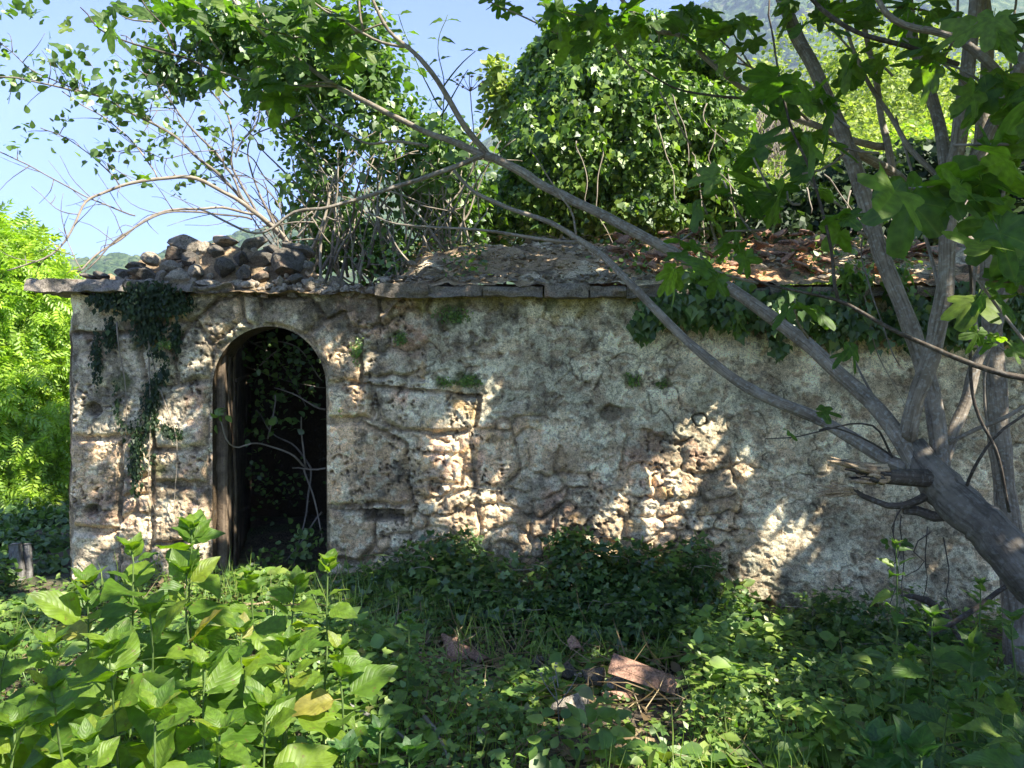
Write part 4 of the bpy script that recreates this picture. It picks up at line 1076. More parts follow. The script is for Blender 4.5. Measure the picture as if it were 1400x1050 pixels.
N4 = br('branch', [(1146, 410, 3.0), (1138, 345, 3.0), (1125, 290, 3.0), (1105, 220, 3.0), (1085, 170, 3.0), (1068, 120, 3.05), (1060, 60, 3.1), (1052, 0, 3.1)], .008, .004, 'darkbark', sides=6, seed=29)
N5 = br('branch', [(1380, 700, 3.2), (1360, 620, 3.1), (1330, 560, 3.1), (1330, 500, 3.1), (1326, 400, 2.9), (1322, 330, 2.8), (1330, 280, 2.7)], .008, .006, 'darkbark', sides=6, seed=30)
N6 = br('branch', [(1288, 612, 3.7), (1330, 590, 3.6), (1370, 575, 3.5), (1420, 545, 3.5)], .012, .010, sides=8, seed=31)
N7 = br('branch', [(1320, 670, 3.5), (1340, 630, 3.4), (1370, 590, 3.35), (1410, 560, 3.3)], .009, .008, 'darkbark', sides=6, seed=32)
N8 = br('branch', [(1220, 625, 3.68), (1200, 590, 3.6), (1170, 582, 3.6), (1120, 588, 3.55), (1085, 597, 3.5), (1046, 600, 3.5)], .007, .003, 'darkbark', sides=6, seed=33)
N9 = br('branch', [(1120, 588, 3.55), (1150, 590, 3.6), (1190, 605, 3.6), (1218, 622, 3.66)], .004, .006, 'darkbark', sides=6, seed=34)
N10 = br('branch', [(1215, 240, 4.3), (1190, 300, 4.2), (1180, 350, 4.2), (1195, 420, 4.0), (1230, 500, 3.9)], .006, .004, 'twig', sides=6, seed=35)
br('branch', [(1160, 470, 4.0), (1180, 520, 3.9), (1205, 570, 3.8), (1225, 600, 3.72)], .005, .008, 'twig', sides=6, seed=36)
br('branch', [(1290, 665, 3.55), (1230, 690, 3.6), (1190, 680, 3.7), (1165, 668, 3.7)], .028, .012, 'darkbark', sides=10, seed=37)
br('dead_limb', [(1330, 700, 3.5), (1285, 710, 3.55), (1255, 700, 3.6), (1235, 697, 3.62)], .035, .026, 'darkbark', sides=12, seed=38)
for k, pts in enumerate([[(1340, 500, 3.8), (1330, 400, 3.8), (1345, 300, 3.8), (1338, 180, 3.8), (1350, 40, 3.8), (1345, -30, 3.8)], [(1375, 380, 3.9), (1372, 280, 3.8), (1385, 180, 3.7), (1380, 60, 3.7), (1390, -20, 3.7)], [(1290, 400, 3.5), (1262, 330, 3.6), (1250, 250, 3.6), (1225, 160, 3.7)], [(1268, 110, 3.6), (1300, 60, 3.6), (1310, -10, 3.6)], [(1195, 330, 3.9), (1165, 290, 4.0), (1120, 262, 4.0), (1085, 215, 4.0)], [(1352, 600, 3.9), (1345, 520, 3.9), (1362, 430, 3.9)]]):
    br('branch', pts, .013 - k * .001, .006, 'bark', sides=8, seed=600 + k)
# torn stub: a ragged limb end of splinters
br('torn_limb', [(1275, 652, 3.58), (1240, 650, 3.5), (1212, 649, 3.46), (1196, 648, 3.45), (1188, 648, 3.44)], .055, .030, 'darkbark', sides=14, seed=39)
for k in range(44):
    a = k * 2.4; q = .036 * math.sqrt((k + 1) / 44)
    c0 = at(1212 - (k % 5) * 5, 649, 3.46) + np.array([0, math.cos(a) * q, math.sin(a) * q])
    ln = rr.uniform(.05, .15) * (1.5 if math.sin(a) > .1 else .9)
    c1 = c0 + np.array([-ln, rr.uniform(-.02, .02), rr.uniform(-.012, .03) + ln * .12])
    V, Fc, uv, _ = tube([c0, (c0 + c1) / 2 + [0, 0, rr.uniform(-.01, .01)], c1], [.016, .013, .002], None, 4, 5)
    a_ = Acc(); a_.add(V, Fc, .5, uv); fig.part(a_.build('splinter', M['rawwood'] if k % 3 else M['darkbark'], None, False, origin=V.mean(0)))
for k in range(12):
    c0 = at(1165 + rr.uniform(-3, 6), 672 + rr.uniform(-5, 5), 3.7); c1 = c0 + np.array([-rr.uniform(.08, .2), rr.uniform(-.03, .03), rr.uniform(-.05, .04)])
    V, Fc, uv, _ = tube([c0, (c0 + c1) / 2, c1], [.010, .010, .002], None, 5, 4)
    a_ = Acc(); a_.add(V, Fc, .5, uv); fig.part(a_.build('splinter', M['rawwood'], None, False, origin=V.mean(0)))
# fine dangling roots and twigs under the trunk
for (x, y, dx, ln) in ((1228, 700, -8, 130), (1232, 705, 6, 140), (1268, 720, -4, 100), (1290, 735, 10, 120), (1235, 690, -14, 90), (1272, 728, -22, 60)):
    fig.tube('aerial_twig', px_poly([(x, y, 3.55), (x + dx, y + ln * .4, 3.6), (x + dx * .3, y + ln * .7, 3.62), (x + dx * 1.6, y + ln, 3.65)]), .0035, .0018, M['darkbark'], 5, .012, x)
# fig leaves in view: clusters (px, py, Y, spread px x, spread px y, count, size m)
clusters = [(90, 28, 4.6, 14, 12, 2, .17), (150, 28, 4.6, 32, 22, 6, .19), (250, 20, 4.7, 45, 20, 9, .19), (330, 40, 4.8, 50, 36, 17, .20), (400, 60, 4.9, 45, 50, 20, .21), (385, 130, 4.8, 28, 24, 7, .22),
            (460, 60, 4.8, 36, 40, 14, .20), (300, 105, 4.8, 24, 14, 4, .16), (285, 178, 4.8, 8, 6, 2, .12), (196, 248, 4.7, 6, 4, 2, .10), (425, 10, 4.7, 40, 20, 8, .2), (690, 6, 4.5, 22, 10, 5, .15),
            (760, 20, 4.3, 30, 22, 8, .17), (820, 40, 4.3, 40, 34, 12, .18), (880, 25, 4.3, 40, 24, 10, .18), (950, 30, 4.2, 44, 30, 12, .18), (1010, 50, 4.2, 34, 28, 8, .17), (990, 90, 4.2, 16, 12, 3, .14),
            (1100, 8, 3.8, 60, 16, 8, .17), (1190, 12, 3.8, 50, 22, 9, .19), (905, 120, 4.1, 20, 10, 3, .14),
            (1075, 105, 3.05, 24, 22, 4, .20), (1050, 135, 3.0, 26, 14, 3, .18), (1120, 150, 3.0, 26, 22, 5, .22), (1100, 200, 3.0, 40, 26, 5, .21), (1030, 210, 3.1, 26, 24, 5, .20), (1000, 260, 3.1, 36, 26, 5, .18),
            (1060, 275, 3.1, 36, 28, 5, .18), (960, 290, 3.2, 38, 28, 5, .17), (1010, 330, 3.1, 36, 20, 4, .17), (930, 345, 3.1, 28, 22, 3, .17), (975, 385, 3.0, 20, 16, 3, .19), (920, 375, 3.0, 12, 16, 2, .18),
            (1110, 250, 3.2, 34, 24, 4, .18), (1085, 425, 3.0, 34, 8, 3, .16), (1135, 300, 3.2, 26, 20, 3, .17),
            (1240, 272, 2.3, 34, 10, 3, .20), (1330, 262, 2.3, 44, 26, 7, .175), (1375, 215, 2.3, 26, 24, 6, .165), (1372, 320, 2.3, 30, 34, 8, .16), (1385, 400, 2.4, 22, 34, 6, .15), (1345, 400, 2.5, 20, 26, 3, .16),
            (1360, 35, 2.7, 42, 36, 12, .18), (1275, 90, 3.1, 34, 38, 9, .18), (1250, 20, 3.2, 44, 24, 10, .18), (1350, 120, 2.9, 34, 36, 9, .18), (1210, 60, 3.4, 24, 28, 7, .18), (1165, 80, 3.6, 20, 30, 5, .17), (1120, 30, 3.7, 30, 20, 6, .17), (1385, 160, 2.8, 16, 26, 3, .2),
            (1120, 565, 3.6, 14, 6, 1, .10), (1080, 590, 3.5, 6, 4, 1, .08), (1225, 745, 3.4, 22, 6, 2, .12), (1340, 465, 3.0, 34, 14, 4, .13), (1165, 480, 3.4, 20, 8, 2, .12)]
nfig = 0
for ci, (px, py, Yc, sx_, sy_, cnt, sz) in enumerate(clusters):
    C0 = at(px, py, Yc); sz = sz * (.72 if Yc > 2.6 else .85); cnt = int(round(cnt * (1.25 if py < 140 and px < 1000 else 1.0)))
    for k in range(cnt):
        u, v = rng.normal(0, .62, 2)
        p = at(px + u * sx_, py + v * sy_, Yc + rng.normal(0, .14))
        out = unit(np.array([u, rng.normal(0, .8), -v * .4 - .35]))
        d = unit(out + rvec(1)[0] * .45)
        nn = unit(np.array([0.1, -.55, .75]) + rvec(1)[0] * .65)
        put_leaf(fig, FIGL[int(rng.integers(0, 7))], p - d * sz * .4, d, nn, sz * rng.uniform(.6, 1.2))
        nfig += 1
    # a twig carries each cluster
    if cnt >= 3:
        e = C0 + np.array([rng.normal(0, .05), .05, .05])
        s_ = C0 + np.array([rng.uniform(.1, .35), rng.uniform(-.1, .25), rng.uniform(-.25, .15)])
        fig.tube('twig', [s_, (s_ + e) / 2 + rvec(1)[0] * .03, e], .006, .004, M['bark'], 6, .006, ci)

# crown above and beside the picture frame: leaves fill the crown except where the photograph shows sun falling through
LIT = [  # polygons in photograph pixels, with the share of sun that passes
    ([(572, 556), (640, 548), (668, 600), (668, 690), (650, 775), (596, 775), (612, 690), (585, 640)], .95),
    ([(925, 560), (985, 535), (1010, 575), (985, 630), (930, 690), (890, 750), (800, 760), (830, 690), (880, 640)], 1.0),
    ([(700, 670), (755, 660), (745, 740), (700, 745)], .75),
    ([(770, 640), (800, 640), (790, 720), (760, 720)], .4),
    ([(1040, 690), (1085, 680), (1060, 770), (1030, 850), (975, 850), (1005, 770)], .95),
    ([(1110, 680), (1140, 680), (1120, 790), (1095, 870), (1060, 870), (1090, 770)], .85),
    ([(445, 405), (560, 405), (540, 450), (510, 520), (450, 520)], .5),
    ([(448, 540), (480, 535), (480, 590), (448, 600)], .7),
    ([(540, 325), (860, 325), (860, 390), (520, 390)], .55),
    ([(860, 330), (1260, 330), (1260, 400), (860, 395)], .75),
    ([(640, 915), (900, 905), (1050, 930), (1030, 1070), (620, 1070)], .97),
    ([(520, 930), (620, 930), (600, 1000), (520, 1010)], .6),
    ([(640, 830), (740, 815), (740, 880), (650, 885)], .6),
    ([(860, 780), (960, 760), (940, 800), (870, 830)], .5),
    ([(1060, 880), (1250, 900), (1230, 1050), (1040, 1050)], .6), ([(500, 860), (640, 840), (700, 1060), (500, 1060)], .6), ([(900, 860), (1010, 850), (1010, 930), (900, 930)], .5),
    ([(830, 890), (900, 890), (900, 930), (840, 930)], .5),
]
def p_lit(px, py):
    s = np.zeros(px.shape)
    for pl, v in LIT:
        s = np.maximum(s, v * sst(24, 8, poly_sd(px, py, pl)))
    dap = vn2((px + .74 * py) / 34., (py - .3 * px) / 90., 55) * .6 + vn2(px / 22., py / 26., 56) * .4
    s = np.where(px < 450, np.where(py < 800, .45 + .55 * sst(.36, .46, dap), .85 + .15 * sst(.3, .4, dap)), s)
    s = np.where((px > 450) & (px < 1350) & (py > 540) & (py <= 860), np.maximum(s, .95 * sst(.63, .70, dap)), s)
    s = np.where((px > 450) & (py > 860), np.maximum(s, .75 * sst(.60, .70, dap)), s)
    s = np.maximum(s, .8 * sst(560, 420, px) * (py > 800))
    s = np.where(px > 1420, np.maximum(s, .1), s)
    return s
def crown():
    n = 24000
    x = rng.uniform(-1.6, 7.0, n); y = rng.uniform(-1.6, 5.9, n)
    zlow = np.maximum(1.6 + .466 * y + .35, 2.9) + .05
    z = np.maximum(zlow + rng.random(n) * .3, 4.0 + rng.normal(0, .35, n))
    P = np.stack([x, y, z], -1); d = -SUN
    t = (Y0 - y) / d[1]; zw = z + d[2] * t
    # roof
    tr = (2.13 + .37 * (y - 5.42) - z) / (d[2] - .37 * d[1])
    yr = y + d[1] * tr; isroof = (yr > 5.4) & (yr < 7.3)
    tg = (z - .1) / -d[2]
    tt = np.where(isroof, tr, np.where(zw > 0, t, tg))
    H = P + d * tt[:, None]
    px = H[:, 0] / np.maximum(H[:, 1], .3) * F + 700; py = HZ - (H[:, 2] - 1.6) / np.maximum(H[:, 1], .3) * F
    # clumping: leaf bunches leave small holes
    pl = p_lit(px, py)
    pl = np.where(yr > 7.3, .6, pl)
    hole = vn3(x * 1.5, y * 1.5, z * .3, 77)
    pl = np.where((px < -80) | (px > 1480) | (py > 1120), np.maximum(pl, .7), pl)
    for q0 in ((1.40, 2.3, 2.1), (1.25, 2.3, 2.3), (1.5, 2.3, 1.95), (1.45, 2.7, 2.7), (1.1, 2.3, 2.05)):
        r0_ = P - np.array(q0); al = r0_ @ SUN; dist_ = np.linalg.norm(r0_ - al[:, None] * SUN, axis=1)
        pl = np.where((dist_ < .22) & (al > 0), np.minimum(pl, .12), pl)
    keep = (rng.random(n) > pl) & ((pl < .05) | (pl > .97) | (hole > .35 * pl))
    # right side thins out and the crown has an uneven edge
    keep &= (np.hypot((x - 2.8) / 4.6, (y - 2.4) / 4.2) < 1.0 + .2 * (hole - .5))
    P = P[keep]; m = len(P)
    Vt, Ft = fig_leaf_mesh(2, True)
    T = (Vt, np.vstack([Ft[0]] + [np.vstack([f[:, [0, 1, 2]], f[:, [0, 2, 3]]]) for f in Ft[1:]]))
    D = unit(rvec(m) * [1, 1, .4] + [0, 0, -.35]); Nn = unit(SUN * 1.0 + rvec(m) * .6)
    acc = Acc(); scatter(acc, T, P, D, Nn, rng.uniform(.13, .21, m), rng.random(m))
    o = acc.build('crown', M['canopy'], None, True, origin=P.mean(0)); o['kind'] = 'stuff'; fig.part(o)
    return m
ncr = crown()
for k, pts in enumerate([[(1332, -60, 3.4), (1340, -300, 3.2), (1300, -520, 2.9)], [(1065, -30, 4.0), (1000, -150, 3.8), (960, -320, 3.3)], [(1240, -30, 3.7), (1150, -250, 3.4), (1100, -500, 2.9)],
                         [(1440, 0, 3.3), (1600, -250, 2.8), (1800, -500, 2.4)], [(1170, -20, 4.4), (1200, -120, 4.4), (1300, -220, 4.4)]]):
    fig.tube('limb', px_poly(pts), .034, .012, M['bark'], 8, .02, 70 + k)

# second stem behind the fig
b2 = at(1392, 915, 4.35)
st2 = Tree('young_tree', (b2[0], b2[1], float(gh(b2[0], b2[1])) - .03), 'straight grey trunk rising from the ground behind the leaning fig trunk', 'tree')
st2.tube('trunk', px_poly([(1395, 960, 4.35), (1388, 850, 4.35), (1378, 700, 4.35), (1362, 550, 4.35), (1356, 430, 4.35), (1350, 330, 4.35), (1345, 220, 4.4), (1350, 60, 4.4), (1345, -60, 4.4)]), [.075, .062, .06, .056, .052, .046, .04, .034, .03], None, M['bark'], 16, .01, 91)
st2.tube('branch', px_poly([(1356, 430, 4.35), (1390, 380, 4.3), (1430, 330, 4.3)]), .02, .014, M['bark'], 8, .01, 92)

# ------------------------------------------------------------------ bare shrub on the roof
bs = at(392, 330, 6.6)
bare = Tree('bare_shrub', tuple(at(392, 345, 6.6)), 'sparse shrub of bare grey arching branches growing behind the rubble heap', 'shrub')
BL = [([(400, 345, 6.7), (385, 322, 6.6), (345, 290, 6.5), (310, 265, 6.45), (270, 245, 6.4), (220, 243, 6.3), (165, 253, 6.2), (125, 272, 6.1), (105, 300, 6.0), (85, 335, 5.95), (60, 355, 5.9), (10, 370, 5.85)], .030, .006),
      ([(400, 340, 6.65), (345, 285, 6.55), (300, 240, 6.5), (255, 200, 6.4), (220, 175, 6.3), (160, 145, 6.2), (110, 125, 6.1), (50, 112, 6.0), (-10, 107, 5.9)], .022, .007),
      ([(115, 126, 6.1), (75, 110, 6.1), (45, 95, 6.1), (20, 75, 6.1), (-5, 55, 6.1)], .008, .004),
      ([(215, 243, 6.3), (180, 195, 6.3), (145, 165, 6.3), (110, 140, 6.3), (85, 125, 6.3)], .009, .005),
      ([(163, 253, 6.2), (140, 225, 6.2), (110, 200, 6.2), (85, 185, 6.2), (55, 175, 6.2)], .008, .003),
      ([(185, 295, 6.3), (120, 270, 6.1), (60, 235, 6.0), (-10, 203, 6.0)], .009, .005),
      ([(350, 292, 6.5), (300, 286, 6.4), (250, 284, 6.3), (210, 295, 6.2), (170, 320, 6.1), (130, 350, 6.0), (105, 372, 5.95)], .016, .008),
      ([(345, 300, 6.5), (290, 290, 6.4), (240, 290, 6.2), (200, 302, 6.1), (155, 335, 6.0), (120, 368, 5.9)], .012, .007),
      ([(107, 293, 6.0), (80, 285, 6.0), (60, 272, 6.0), (43, 255, 6.0)], .006, .003),
      ([(112, 370, 5.9), (100, 345, 5.9), (80, 312, 5.9)], .006, .003),
      ([(340, 280, 6.5), (300, 215, 6.5), (255, 165, 6.5), (225, 130, 6.5), (200, 90, 6.5), (180, 60, 6.5), (165, 48, 6.5)], .016, .005),
      ([(350, 290, 6.55), (320, 230, 6.6), (320, 185, 6.6), (300, 140, 6.6), (275, 105, 6.6), (270, 60, 6.6), (280, 20, 6.6)], .016, .006),
      ([(322, 215, 6.6), (335, 190, 6.6), (350, 165, 6.6), (362, 125, 6.6), (370, 90, 6.6)], .012, .005),
      ([(395, 335, 6.6), (372, 265, 6.7), (335, 240, 6.7), (300, 225, 6.7), (280, 190, 6.7)], .010, .004),
      ([(380, 318, 6.6), (345, 235, 6.8), (345, 190, 6.8), (395, 165, 6.8), (430, 150, 6.8)], .014, .005),
      ([(300, 205, 6.5), (270, 205, 6.4), (225, 215, 6.4), (200, 207, 6.4), (170, 208, 6.3), (140, 205, 6.3)], .006, .003),
      ([(250, 198, 6.4), (240, 150, 6.5), (225, 115, 6.5), (205, 150, 6.5)], .005, .003),
      ([(405, 325, 6.6), (440, 270, 6.8), (430, 210, 6.8), (400, 180, 6.8)], .010, .004),
      ([(235, 150, 6.4), (180, 152, 6.4), (150, 145, 6.4)], .005, .003)]
bleaf = Acc(); btw = Acc()
for k, (pts, r0, r1) in enumerate(BL):
    C = bare.tube('branch', px_poly(pts), r0 * .72, r1 * .9, M['twig'] if k % 3 else M['cane'], 8, .016, 200 + k)
    n = len(C)
    for j in range(2, n - 1, 2):
        if rng.random() < .85:
            d0 = unit(C[j] - C[j - 1]); dd = unit(d0 * .5 + rvec(1)[0] * [.9, .5, .9] + [-.15, 0, .12]); ln = rng.uniform(.08, .45)
            e = C[j] + dd * ln; mid = (C[j] + e) / 2 + rvec(1)[0] * .04
            V, Fc, uv, c2 = tube([C[j], mid, e], .004, .0016, 5, 6, .006, seed=j)
            btw.add(V, Fc, .5, uv)
            if rng.random() < .5 and C[j][2] > 3.0:
                m = 9; scatter(bleaf, T_ovate(), c2[np.full(m, -1)] + rng.normal(0, .05, (m, 3)), rvec(m), unit(rvec(m) + [0, 0, .8]), rng.uniform(.04, .08, m), rng.random(m))
bare.part(btw.build('twigs', M['twig'])).__setitem__('kind', 'stuff')
for px, py, n in ((5, 75, 26), (30, 110, 26), (45, 100, 20), (105, 110, 30), (120, 120, 20), (150, 140, 40), (195, 140, 30), (160, 205, 14), (185, 100, 24), (170, 150, 26), (20, 8, 24), (45, 16, 16), (90, 75, 16), (200, 60, 20)):
    P = np.array([at(px + rng.normal(0, 12), py + rng.normal(0, 9), 6.1 + rng.normal(0, .1)) for _ in range(n)])
    scatter(bleaf, T_ovate(), P, rvec(n), unit(rvec(n) + [0, -.3, .7]), rng.uniform(.04, .10, n), rng.random(n))
bare.part(bleaf.build('foliage', M['elder'])).__setitem__('kind', 'stuff')

# ------------------------------------------------------------------ elder thicket behind the gap in the roof
eb_ = at(520, 400, 7.0)
eld = Tree('elder_shrub', tuple(at(520, 470, 7.0)), 'tangled shrub of pale canes and green leaves behind the gap in the roof', 'shrub')
EB = [(330, 60, 6.9, 75, 55, .6), (420, 90, 7.0, 85, 90, .7), (520, 150, 7.1, 85, 90, .8), (470, 40, 7.0, 70, 50, .6), (560, 220, 7.3, 90, 90, .9), (620, 250, 7.5, 60, 90, .9), (240, 95, 6.8, 45, 35, .4), (260, 30, 6.8, 70, 40, .5),
      (450, 230, 7.5, 70, 90, .8), (480, 310, 7.6, 80, 70, .8), (600, 300, 7.6, 70, 60, .8), (530, 355, 7.3, 110, 40, .6), (440, 345, 7.4, 45, 45, .5), (600, 185, 7.2, 30, 40, .4)]
acc = Acc()
foliage(acc, EB, 19000, T_ovate(), .060, shell=.8, clump=.47, cs=.14, tint=(0, 1))
foliage(acc, [EB[0], EB[1], EB[3], EB[6], EB[7], (390, 30, 6.9, 80, 45, .5), (500, 90, 7.0, 60, 60, .5)], 8500, T_ovate(), .062, shell=.9, clump=.36, cs=.12)
eld.part(acc.build('crown', M['elder'])).__setitem__('kind', 'stuff')
for k in range(75):
    x0 = rr.uniform(400, 650); yb = rr.uniform(360, 410); Yb = rr.uniform(6.5, 7.5); ln = rr.uniform(90, 280); lean = rr.uniform(-.75, .55)
    pts = [(x0, yb, Yb)]
    for q in (.3, .6, 1.0): pts.append((x0 + lean * ln * q + rr.uniform(-12, 12), yb - ln * q * (1 - .2 * q) + rr.uniform(-8, 8), Yb + rr.uniform(-.15, .15)))
    eld.tube('cane', px_poly(pts), rr.uniform(.008, .018), .004, M['cane'] if k % 3 else M['twig'], 6, .02, 300 + k)
for k in range(60):     # dead sticks lying criss-cross low down
    x0 = rr.uniform(420, 640); y0_ = rr.uniform(200, 370); a = rr.uniform(0, math.pi); ln = rr.uniform(30, 90); Yb = rr.uniform(6.3, 6.9)
    eld.tube('dead_stick', px_poly([(x0, y0_, Yb), (x0 + ln * .5 * math.cos(a) + rr.uniform(-9, 9), y0_ + ln * .5 * math.sin(a), Yb), (x0 + ln * math.cos(a), y0_ + ln * math.sin(a), Yb + .1)]), rr.uniform(.004, .009), .003, M['cane'], 5, .014, 400 + k)
# elder sprig with separate leaflets against the sky
spr = Tree('elder_sprig', tuple(at(610, 200, 6.0)), 'upright elder shoot with dark pointed leaflets against blue sky', 'shoot')
for k, pts in enumerate([[(590, 300, 6.4), (600, 200, 6.2), (608, 120, 6.0), (600, 60, 6.0), (612, 20, 6.0)], [(605, 120, 6.0), (625, 95, 6.0), (650, 70, 6.0)], [(604, 150, 6.0), (580, 110, 6.0), (560, 60, 6.0), (545, 20, 6.0)], [(602, 160, 6.0), (625, 120, 6.0), (640, 95, 6.0)]]):
    C = spr.tube('stem', px_poly(pts), .007, .003, M['greenstem'], 6, .01, 500 + k)
    for j in range(6, len(C), 3):
        for sg in (-1, 1):
            d = unit(np.array([sg * 1.0, rng.normal(0, .3), .15]) + rvec(1)[0] * .35)
            put_leaf(spr, NETL[k % 3] if False else HERBL[int(rng.integers(0, 6))], C[j], d, unit([0, -.5, .8] + rvec(1)[0] * .3), rng.uniform(.07, .12))
# dead umbel stalk above the roof
um = Tree('dead_umbel', tuple(at(640, 200, 6.4)), 'dry brown umbel stalk standing above the roof line', 'stalk')
um.tube('stem', px_poly([(655, 300, 6.6), (648, 200, 6.5), (642, 100, 6.4)]), .007, .004, M['cane'], 6, .008, 510)
for k in range(9):
    a = k * .7; e = at(642 + 18 * math.cos(a), 112 + 8 * math.sin(a), 6.4)
    um.tube('ray', [at(643, 125, 6.4), e], .003, .002, M['darkbark'], 5, 0, 520 + k, 4)
    V = unit(np.random.default_rng(k).normal(size=(1, 3)))
    me = SMALL[k % 5]; o = obj('seed_head', me, None, tuple(e)); o.scale = (.016,) * 3; um.part(o)

# ------------------------------------------------------------------ ivy covered bush behind the roof
ib = Tree('ivy_bush', tuple(at(850, 480, 8.6)), 'tall rounded bush smothered in glossy ivy rising behind the hut roof', 'bush')
IB = [(850, 190, 8.6, 150, 155, 1.3), (800, 120, 8.7, 95, 85, 1.0), (900, 110, 8.7, 95, 80, 1.0), (950, 200, 8.6, 70, 120, 1.0), (760, 230, 8.4, 80, 100, 1.0), (870, 280, 8.3, 150, 70, 1.0), (720, 300, 8.3, 80, 60, .8), (985, 290, 8.4, 60, 60, .8),
      (755, 90, 8.7, 40, 45, .5), (830, 60, 8.7, 50, 35, .6)]
acc = Acc()
foliage(acc, IB, 90000, T_ivy(), .055, out=.35, droop=.8, up=.2, shell=.22, clump=.30, cs=.16)
ib.part(acc.build('crown', M['ivy'])).__setitem__('kind', 'stuff')
for k in range(9): ib.tube('stem', px_poly([(800 + k * 18, 480, 8.6), (780 + k * 20, 330, 8.6), (760 + k * 26, 150 + abs(k - 4) * 12, 8.6)]), .05, .012, M['darkbark'], 8, .05, 600 + k)
for k in range(9):
    x0 = rr.uniform(730, 1000); y0_ = rr.uniform(120, 260); ln = rr.uniform(50, 140)
    ib.tube('dead_stem', px_poly([(x0, y0_, 7.3), (x0 + rr.uniform(-10, 20), y0_ + ln * .5, 7.2), (x0 + rr.uniform(5, 45), y0_ + ln, 7.1)]), .006, .004, M['cane'], 5, .02, 620 + k)
# pale flowering tip (a young robinia) behind the ivy
pal = Tree('pale_sapling', tuple(at(680, 330, 9.4)), 'pale yellow green sapling tip left of the ivy bush', 'sapling')
acc = Acc(); foliage(acc, [(680, 110, 9.3, 22, 34, .3), (690, 150, 9.3, 30, 40, .4), (1035, 100, 9.6, 14, 22, .3)], 1500, T_ovate(), .07, clump=.3)
pal.part(acc.build('crown', M['mid'])).__setitem__('kind', 'stuff'); pal.tube('trunk', px_poly([(690, 420, 9.3), (688, 250, 9.3), (682, 110, 9.3)]), .025, .006, M['twig'], 8, .02, 640)
# dark evergreen mass on the right behind the roof
dk = Tree('dark_hedge', tuple(at(1190, 480, 8.6)), 'dark dense hedge of climbers behind the right end of the roof', 'hedge')
acc = Acc()
foliage(acc, [(1180, 270, 8.8, 90, 60, .8), (1270, 260, 8.8, 90, 70, .9), (1100, 300, 8.4, 70, 45, .7), (1360, 270, 8.8, 70, 90, .9), (1200, 320, 8.0, 110, 35, .6), (1040, 320, 8.0, 60, 35, .6), (1320, 340, 8.0, 90, 50, .6), (1430, 330, 8., 70, 120, .8)], 26000, T_ivy(), .075, out=.3, droop=.8, up=.3, shell=.4, clump=.3)
dk.part(acc.build('foliage', M['darkivy'])).__setitem__('kind', 'stuff')
for k in range(30):
    x0 = rr.uniform(1060, 1340); y0_ = rr.uniform(220, 330); a = rr.uniform(-1.2, 1.2); ln = rr.uniform(40, 110)
    dk.tube('stem', px_poly([(x0, y0_, 7.6), (x0 + ln * .5 * math.sin(a), y0_ + ln * .4, 7.5), (x0 + ln * math.sin(a) * 1.1, y0_ + ln * .8, 7.4)]), .009, .004, M['cane'], 5, .03, 660 + k)

# ------------------------------------------------------------------ trees beyond
def far_tree_meshes():
    out = []
    for s in range(3):
        acc = Acc(); r = np.random.default_rng(70 + s)
        nb = 16
        bl = []
        for k in range(nb):
            a = r.uniform(0, 6.28); z = r.uniform(.25, 1.0); q = math.sqrt(max(0, 1 - ((z - .5) / .62) ** 2)) * r.uniform(.3, .85)
            bl.append((math.cos(a) * q * .45, math.sin(a) * q * .45, z, r.uniform(.14, .24)))
        for (bx, by, bz, br_) in bl:
            m = 2100; d = rvec(m); rad = np.where(rng.random(m) < .8, rng.uniform(.75, 1.05, m), rng.random(m)) * br_ * (.8 + .4 * vn3(d[:, 0] * 3 + bx * 9, d[:, 1] * 3, d[:, 2] * 3, 5))
            P = np.array([bx, by, bz]) + d * rad[:, None]
            scatter(acc, T_quad(), P, unit(d + rvec(m)), unit(d + rvec(m) * .6 + [0, 0, .4]), rng.uniform(.009, .019, m), np.clip(rng.normal(.5, .25, m), 0, 1))
        V = np.concatenate(acc.V); me = mesh_np('tree_crown', V, np.concatenate(acc.F[3]), M['mid'], True, np.concatenate(acc.T)); out.append(me)
    return out
FT = far_tree_meshes()
FTG = [m.copy() for m in FT]
for m in FTG: m.materials.clear(); m.materials.append(M['bright'])
ta = Acc(); V, Fc, uv, _ = tube([(0, 0, -.05), (.01, 0, .3), (0, .01, .8)], .03, .008, 8, 8, .01); ta.add(V, Fc, .5, uv); TRK = ta.build('trunk', M['twig']); TRKM = TRK.data; bpy.data.objects.remove(TRK)
def far_tree(px, top, Y, label, green=0, wide=1.0, base=None, name='tree', group='trees beyond the hut'):
    x = (px - 700) / F * Y; zt = 1.6 - (top - HZ) / F * Y
    zb = float(gh(x, Y)) - .3 if base is None else base
    h = (zt - zb) / 1.12
    e = empty(name, (x, Y, zb)); tag(e, label, 'tree', group); e.rotation_euler = (0, 0, rr.uniform(0, 6.28)); e.scale = (h * wide, h * wide, h)
    c = obj('crown', (FTG if green else FT)[rr.randrange(3)], e); c['kind'] = 'stuff'
    obj('trunk', TRKM, e)
    return e
far_tree(1150, 70, 24, 'pale olive green tree seen between the two leftmost upright fig limbs', 0, 1.2)
far_tree(1215, 95, 20, 'yellow green tree filling the gap left of the thick forked fig limb', 0, 1.2)
far_tree(1110, 165, 17, 'low pale tree just right of the ivy bush', 0, 1.3)
far_tree(1290, 60, 26, 'tall yellow green tree behind the forked fig limb', 0, 1.1)
far_tree(1365, 110, 19, 'light green tree near the right edge behind the fig', 0, 1.2)
far_tree(1440, 60, 24, 'tall light green tree cut by the right edge of the picture', 0, 1.1)
far_tree(1060, 155, 30, 'distant sunlit tree under the mountain beside the ivy bush', 0, 1.1)
far_tree(1180, 200, 14, 'bushy low tree above the dark hedge', 0, 1.5)
